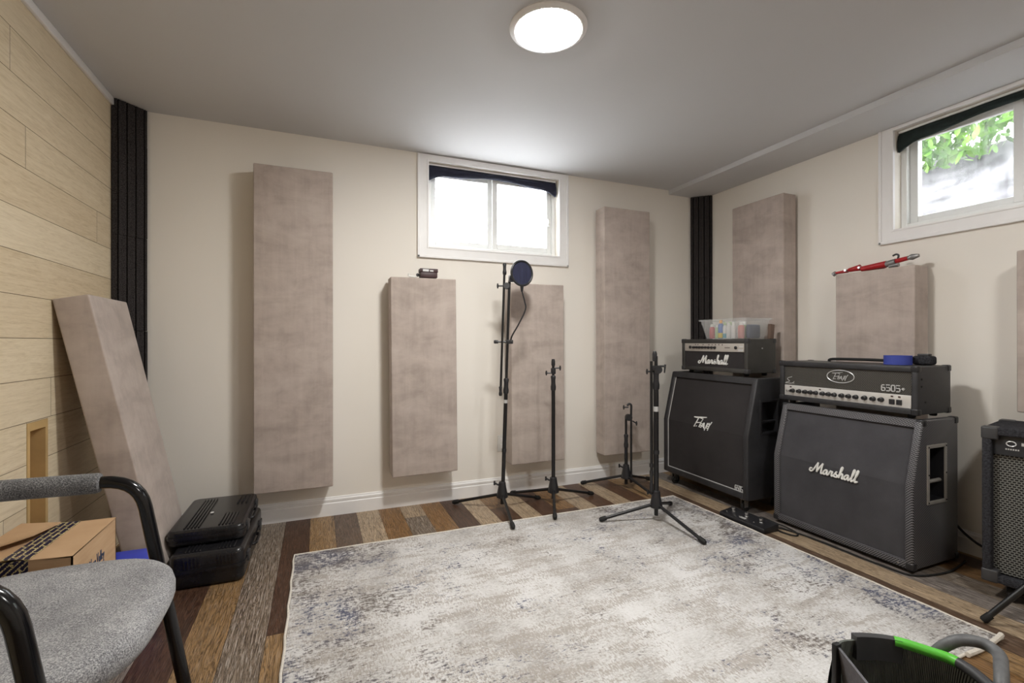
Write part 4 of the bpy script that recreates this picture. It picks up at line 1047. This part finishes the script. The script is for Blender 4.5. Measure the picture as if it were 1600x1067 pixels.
# ------------------------------------------------------------------ cardboard box, with blue box behind
cb = thing('cardboard_box', 'open-flapped cardboard box with navy printed tape behind the chair', 'cardboard box', (-.80, 1.95, 0))
bx0, bx1, by0, by1, bh = -.935, -.672, 1.79, 2.115, .448; t = .004
m = MB(); m.box((bx0, by0, .0008), (bx1, by0+t, bh)).box((bx0, by1-t, .0008), (bx1, by1, bh)).box((bx0, by0, .0008), (bx0+t, by1, bh)).box((bx1-t, by0, .0008), (bx1, by1, bh)).box((bx0, by0, .0008), (bx1, by1, .006))
m.build('body', 'card', cb, smooth=0)
xm = -.800
def flap(p, th=.004):
    m = MB(); A = [m.bm.verts.new(q) for q in p]; Bq = [m.bm.verts.new((q[0], q[1], q[2]-th)) for q in p]; n = len(p)
    m.bm.faces.new(A); m.bm.faces.new(Bq[::-1])
    for i in range(n): m.bm.faces.new((A[i], Bq[i], Bq[(i+1) % n], A[(i+1) % n]))
    return m
flap([(bx1, by0, bh), (bx1, by1, bh+.003), (xm, by1, bh+.003), (xm, by0, bh+.006)]).build('flap', 'card', cb, smooth=0)
flap([(bx0, by0, bh), (xm-.002, by0+.01, bh+.012), (xm-.002, by1, bh+.002), (bx0, by1, bh)]).build('flap', 'card', cb, smooth=0)
flap([(bx0+.005, by0+.07, bh+.016), (xm-.03, by0+.16, bh+.026), (xm-.01, by1-.04, bh+.02), (bx0+.005, by1, bh+.018)]).build('flap', 'card', cb, smooth=0)
m = flap([(xm-.030, by0-.001, bh+.0145), (xm+.030, by0-.001, bh+.0075), (xm+.030, by1, bh+.0045), (xm-.030, by1, bh+.0055)], .001)
m.box((xm-.035, by0-.0015, bh-.085), (xm+.028, by0-.0005, bh+.006)); m.build('packing_tape', 'boxtape', cb, smooth=0)
m = MB(); digits(m, 'Lee Valley', lambda u, v: (bx1+.0008, by0+.122+u*.0180, bh-.096+v*.034), .0010); m.tube([(bx1+.0008, by0+.120, bh-.106), (bx1+.0008, by0+.222, bh-.106)], .001, 6); m.tube([(bx1+.0008, by0+.112, bh-.104), (bx1+.0008, by0+.112, bh-.066)], .0022, 6)
part(m.build('printed_name', 'slate', cb), 'small dark blue printed shop name')
bl = thing('blue_box', 'blue plastic box on floor between cardboard box and leaning panel', 'box', (-.685, 2.24, 0))
MB().box((-.77, 2.15, .0008), (-.60, 2.33, .225), .006).build('body', 'blue_plastic', bl); MB().box((-.775, 2.145, .225), (-.595, 2.335, .248), .005).build('lid', 'blue_plastic', bl)
oj = thing('glue_bottle', 'orange and white bottle tip peeking out behind the cardboard box', 'bottle', (-.745, 2.20, .2485))
MB().lathe([(.018, 0), (.02, .01), (.02, .03), (.010, .045)], (-.745, 2.20, .2485), seg=14).build('body', 'white_plastic', oj); MB().lathe([(.011, .045), (.010, .062), (.005, .072)], (-.745, 2.20, .2485), seg=12).build('cap', 'orange', oj)

# ------------------------------------------------------------------ armchair (faces +x)
ch = thing('armchair', 'grey tweed armchair with black tube frame in the left foreground', 'chair', (-.62, 1.365, 0))
ya, yb = 1.053, 1.690; ar = .680; tr_ = .0175
def rounded(pts, rad, n=7):
    out = [Vector(pts[0])]
    for a, b, c in zip(pts, pts[1:], pts[2:]):
        a, b, c = Vector(a), Vector(b), Vector(c); p = b+(a-b).normalized()*rad; q = b+(c-b).normalized()*rad
        for k in range(n+1):
            t = k/n; out.append(p*(1-t)**2+b*2*t*(1-t)+q*t*t)
    out.append(Vector(pts[-1])); return out
for y in (ya, yb):
    s = 1 if y == yb else -1
    pts = [(-.365, y, .016), (-.482, y, ar), (-.90, y, ar+.004), (-.80, y, .016)]
    m = MB(); m.tube(rounded(pts, .085), tr_, 16); leg = m.build('arm_frame', 'black_gloss', ch)
    for x in (-.365, -.80): MB().lathe([(.021, 0), (.021, .022), (.018, .026)], (x, y, .001), seg=16).build('foot_cap', 'rubber', leg)
    MB().tube([(-.570, y, ar), (-.573, y, ar), (-.58, y, ar), (-.72, y, ar+.002), (-.84, y, ar+.003), (-.85, y, ar+.003)], [.019, .026, .0285, .0285, .0285, .019], 18).build('arm_pad', 'tweed_dark', ch)
def seat_outline(k):
    pts = []
    cx, cy, a, b = -.625, 1.365, .285, .300
    for i in range(48):
        t = 2*PI*i/48; c, s = math.cos(t), math.sin(t); e = 2/3.3
        x = cx+math.copysign(abs(c)**e, c)*a; y = cy+math.copysign(abs(s)**e, s)*b*(1-.10*max(0, c)**2)
        pts.append((cx+(x-cx)*k, cy+(y-cy)*k))
    return pts
m = MB(); rings = []
for k, z in ((.90, .405), (.975, .410), (1.0, .428), (1.0, .446), (.985, .462), (.95, .472), (.80, .478), (.5, .474), (.02, .470)):
    rings.append([m.bm.verts.new((x, y, z-(.012*((x+.625)/.285)**2 if z > .44 and x < -.625 else 0))) for x, y in seat_outline(k)])
for A, Bq in zip(rings, rings[1:]):
    for j in range(48): m.bm.faces.new((A[j], A[(j+1) % 48], Bq[(j+1) % 48], Bq[j]))
m.bm.faces.new(rings[0][::-1]); m.bm.faces.new(rings[-1]); m.build('seat', 'tweed', ch, smooth=70)
m = MB()
for x in (-.45, -.78): m.tube([(x, ya, .395), (x, yb, .395)], .011, 10)
m.build('seat_rail', 'black_gloss', ch)
m = MB(); m.box((-.025, -.27, 0), (.025, .27, .34), .02, 4, rot=Euler((0, R(-12), 0)).to_matrix(), at=(-.865, 1.372, .50)); m.build('backrest', 'tweed', ch)
for y in (1.24, 1.50): MB().tube([(-.79, y, .395), (-.862, y, .42), (-.892, y, .60)], .011, 10).build('back_bracket', 'black_gloss', ch)

# ------------------------------------------------------------------ garden bag in the right foreground
bg = thing('mesh_bag', 'black mesh bag with lime rim and grey handle in right foreground', 'bag', (1.2, .6, .0))
rimp = [(1.205, .790), (1.250, .805), (1.303, .799), (1.373, .755), (1.410, .690), (1.423, .654), (1.412, .610), (1.385, .565)]
rim = smoothline([(x, y, 0) for x, y in rimp], 5)
zr = lambda i: .318-.014*min(1, i/8)
def wallmesh(path, zf, z0=.012, th=.006):
    m = MB(); n = len(path); rows = []
    K = 8
    for i, p in enumerate(path):
        a = path[max(0, i-1)]; b = path[min(n-1, i+1)]; d_ = Vector((b.x-a.x, b.y-a.y, 0)).normalized(); nn = Vector((d_.y, -d_.x, 0))
        rows.append([[m.bm.verts.new(Vector((p.x, p.y, z0+(zf(i)-z0)*k/K))+nn*s*(th/2)-nn*.02*math.sin(PI*k/K)) for k in range(K+1)] for s in (-1, 1)])
    for A, Bq in zip(rows, rows[1:]):
        for s in (0, 1):
            for k in range(K): m.bm.faces.new((A[s][k], Bq[s][k], Bq[s][k+1], A[s][k+1]))
        m.bm.faces.new((A[0][K], Bq[0][K], Bq[1][K], A[1][K]))
    return m
zz = lambda i: zr(i)
wallmesh(rim, zz).build('mesh_wall', 'meshbag', bg, smooth=50)
left = [Vector((1.205, .790, 0)).lerp(Vector((1.035, .520, 0)), t/8) for t in range(9)]
wallmesh(left, lambda i: .318).build('side_wall', 'bag_grey', bg, smooth=50)
right = [Vector((1.385, .565, 0)).lerp(Vector((1.225, .350, 0)), t/8) for t in range(9)]
wallmesh(right, lambda i: .304).build('side_wall', 'meshbag', bg, smooth=50)
near = [Vector((1.035, .520, 0)).lerp(Vector((1.225, .350, 0)), t/8) for t in range(9)]
wallmesh(near, lambda i: .302).build('mesh_wall', 'meshbag', bg, smooth=50)
m = MB(); m.prism([(1.20, .775), (1.33, .745), (1.405, .65), (1.375, .57), (1.225, .37), (1.05, .52)], .0015, .012, axis='z'); m.build('bag_base', 'bag_grey', bg)
m = MB(); m.box((-.010, -.006, .010), (.010, .006, .325), .002, at=(1.200, .788, 0)); m.build('corner_binding', 'black_plastic', bg)
nr = len(rim); iz = [Vector((p.x, p.y, zz(i)+.004)) for i, p in enumerate(rim)]
m = MB(); m.tube(iz[15:27], .0125, 10); part(m.build('lime_rim', 'lime', bg), 'lime green plastic rim')
m = MB(); m.tube(iz[26:], .0125, 10); m.build('grey_rim', 'dark_grey', bg)
m = MB()
for i in (4, 9): pass
seg = iz[5:14]
def strap(seg, up, dn, th, name, mat):
    m = MB(); n = len(seg); rows = []
    for i, p in enumerate(seg):
        a = seg[max(0, i-1)]; b = seg[min(n-1, i+1)]; d_ = Vector((b.x-a.x, b.y-a.y, 0)).normalized(); nn = Vector((d_.y, -d_.x, 0))
        rows.append([m.bm.verts.new(p+nn*th+Z(-dn)), m.bm.verts.new(p+nn*th+Z(up)), m.bm.verts.new(p-nn*th+Z(up)), m.bm.verts.new(p-nn*th+Z(-dn))])
    for A, Bq in zip(rows, rows[1:]):
        for j in range(4): m.bm.faces.new((A[j], A[(j+1) % 4], Bq[(j+1) % 4], Bq[j]))
    m.bm.faces.new(rows[0]); m.bm.faces.new(rows[-1][::-1]); return m.build(name, mat, bg, smooth=30)
strap(iz[9:13], .008, .052, .0095, 'fastener_flap', 'dark_grey'); strap(iz[12:17], .008, .050, .0095, 'fastener_flap', 'dark_grey')
hp = [(1.434, .700, .292), (1.442, .682, .322), (1.464, .660, .344), (1.494, .632, .346), (1.486, .598, .342), (1.432, .572, .338), (1.394, .556, .322), (1.388, .552, .300)]
MB().tube(smoothline(hp, 7), .0135, 14).build('handle', 'handle_grey', bg)

# ------------------------------------------------------------------ light, world, camera
w = bpy.data.worlds.new('sky'); S.world = w; w.use_nodes = True
bgn = w.node_tree.nodes['Background']; bgn.inputs[0].default_value = (.93, .97, 1.0, 1); bgn.inputs[1].default_value = 5.8
cam = bpy.data.cameras.new('camera'); cam.sensor_width = 36; cam.lens = 739.4*36/1600; cam.clip_start = .02
co = bpy.data.objects.new('camera', cam); COL.objects.link(co)
pit, rol = R(.0395), R(-.0574)
fw = Vector((math.sin(YAW)*math.cos(pit), math.cos(YAW)*math.cos(pit), math.sin(pit))); up = RT.cross(fw)
r2 = RT*math.cos(rol)+up*math.sin(rol); u2 = up*math.cos(rol)-RT*math.sin(rol)
mt = Matrix((( r2.x, u2.x, -fw.x, 0), (r2.y, u2.y, -fw.y, 0), (r2.z, u2.z, -fw.z, CAMZ), (0, 0, 0, 1)))
co.matrix_world = mt; S.camera = co
vs = S.view_settings; vs.view_transform = 'Standard'; vs.look = 'None'; vs.gamma = 1; vs.exposure = 1.1; vs.use_curve_mapping = False
S.cycles.max_bounces = 12; S.cycles.diffuse_bounces = 6; S.cycles.transparent_max_bounces = 16
S.cycles.use_denoising = True
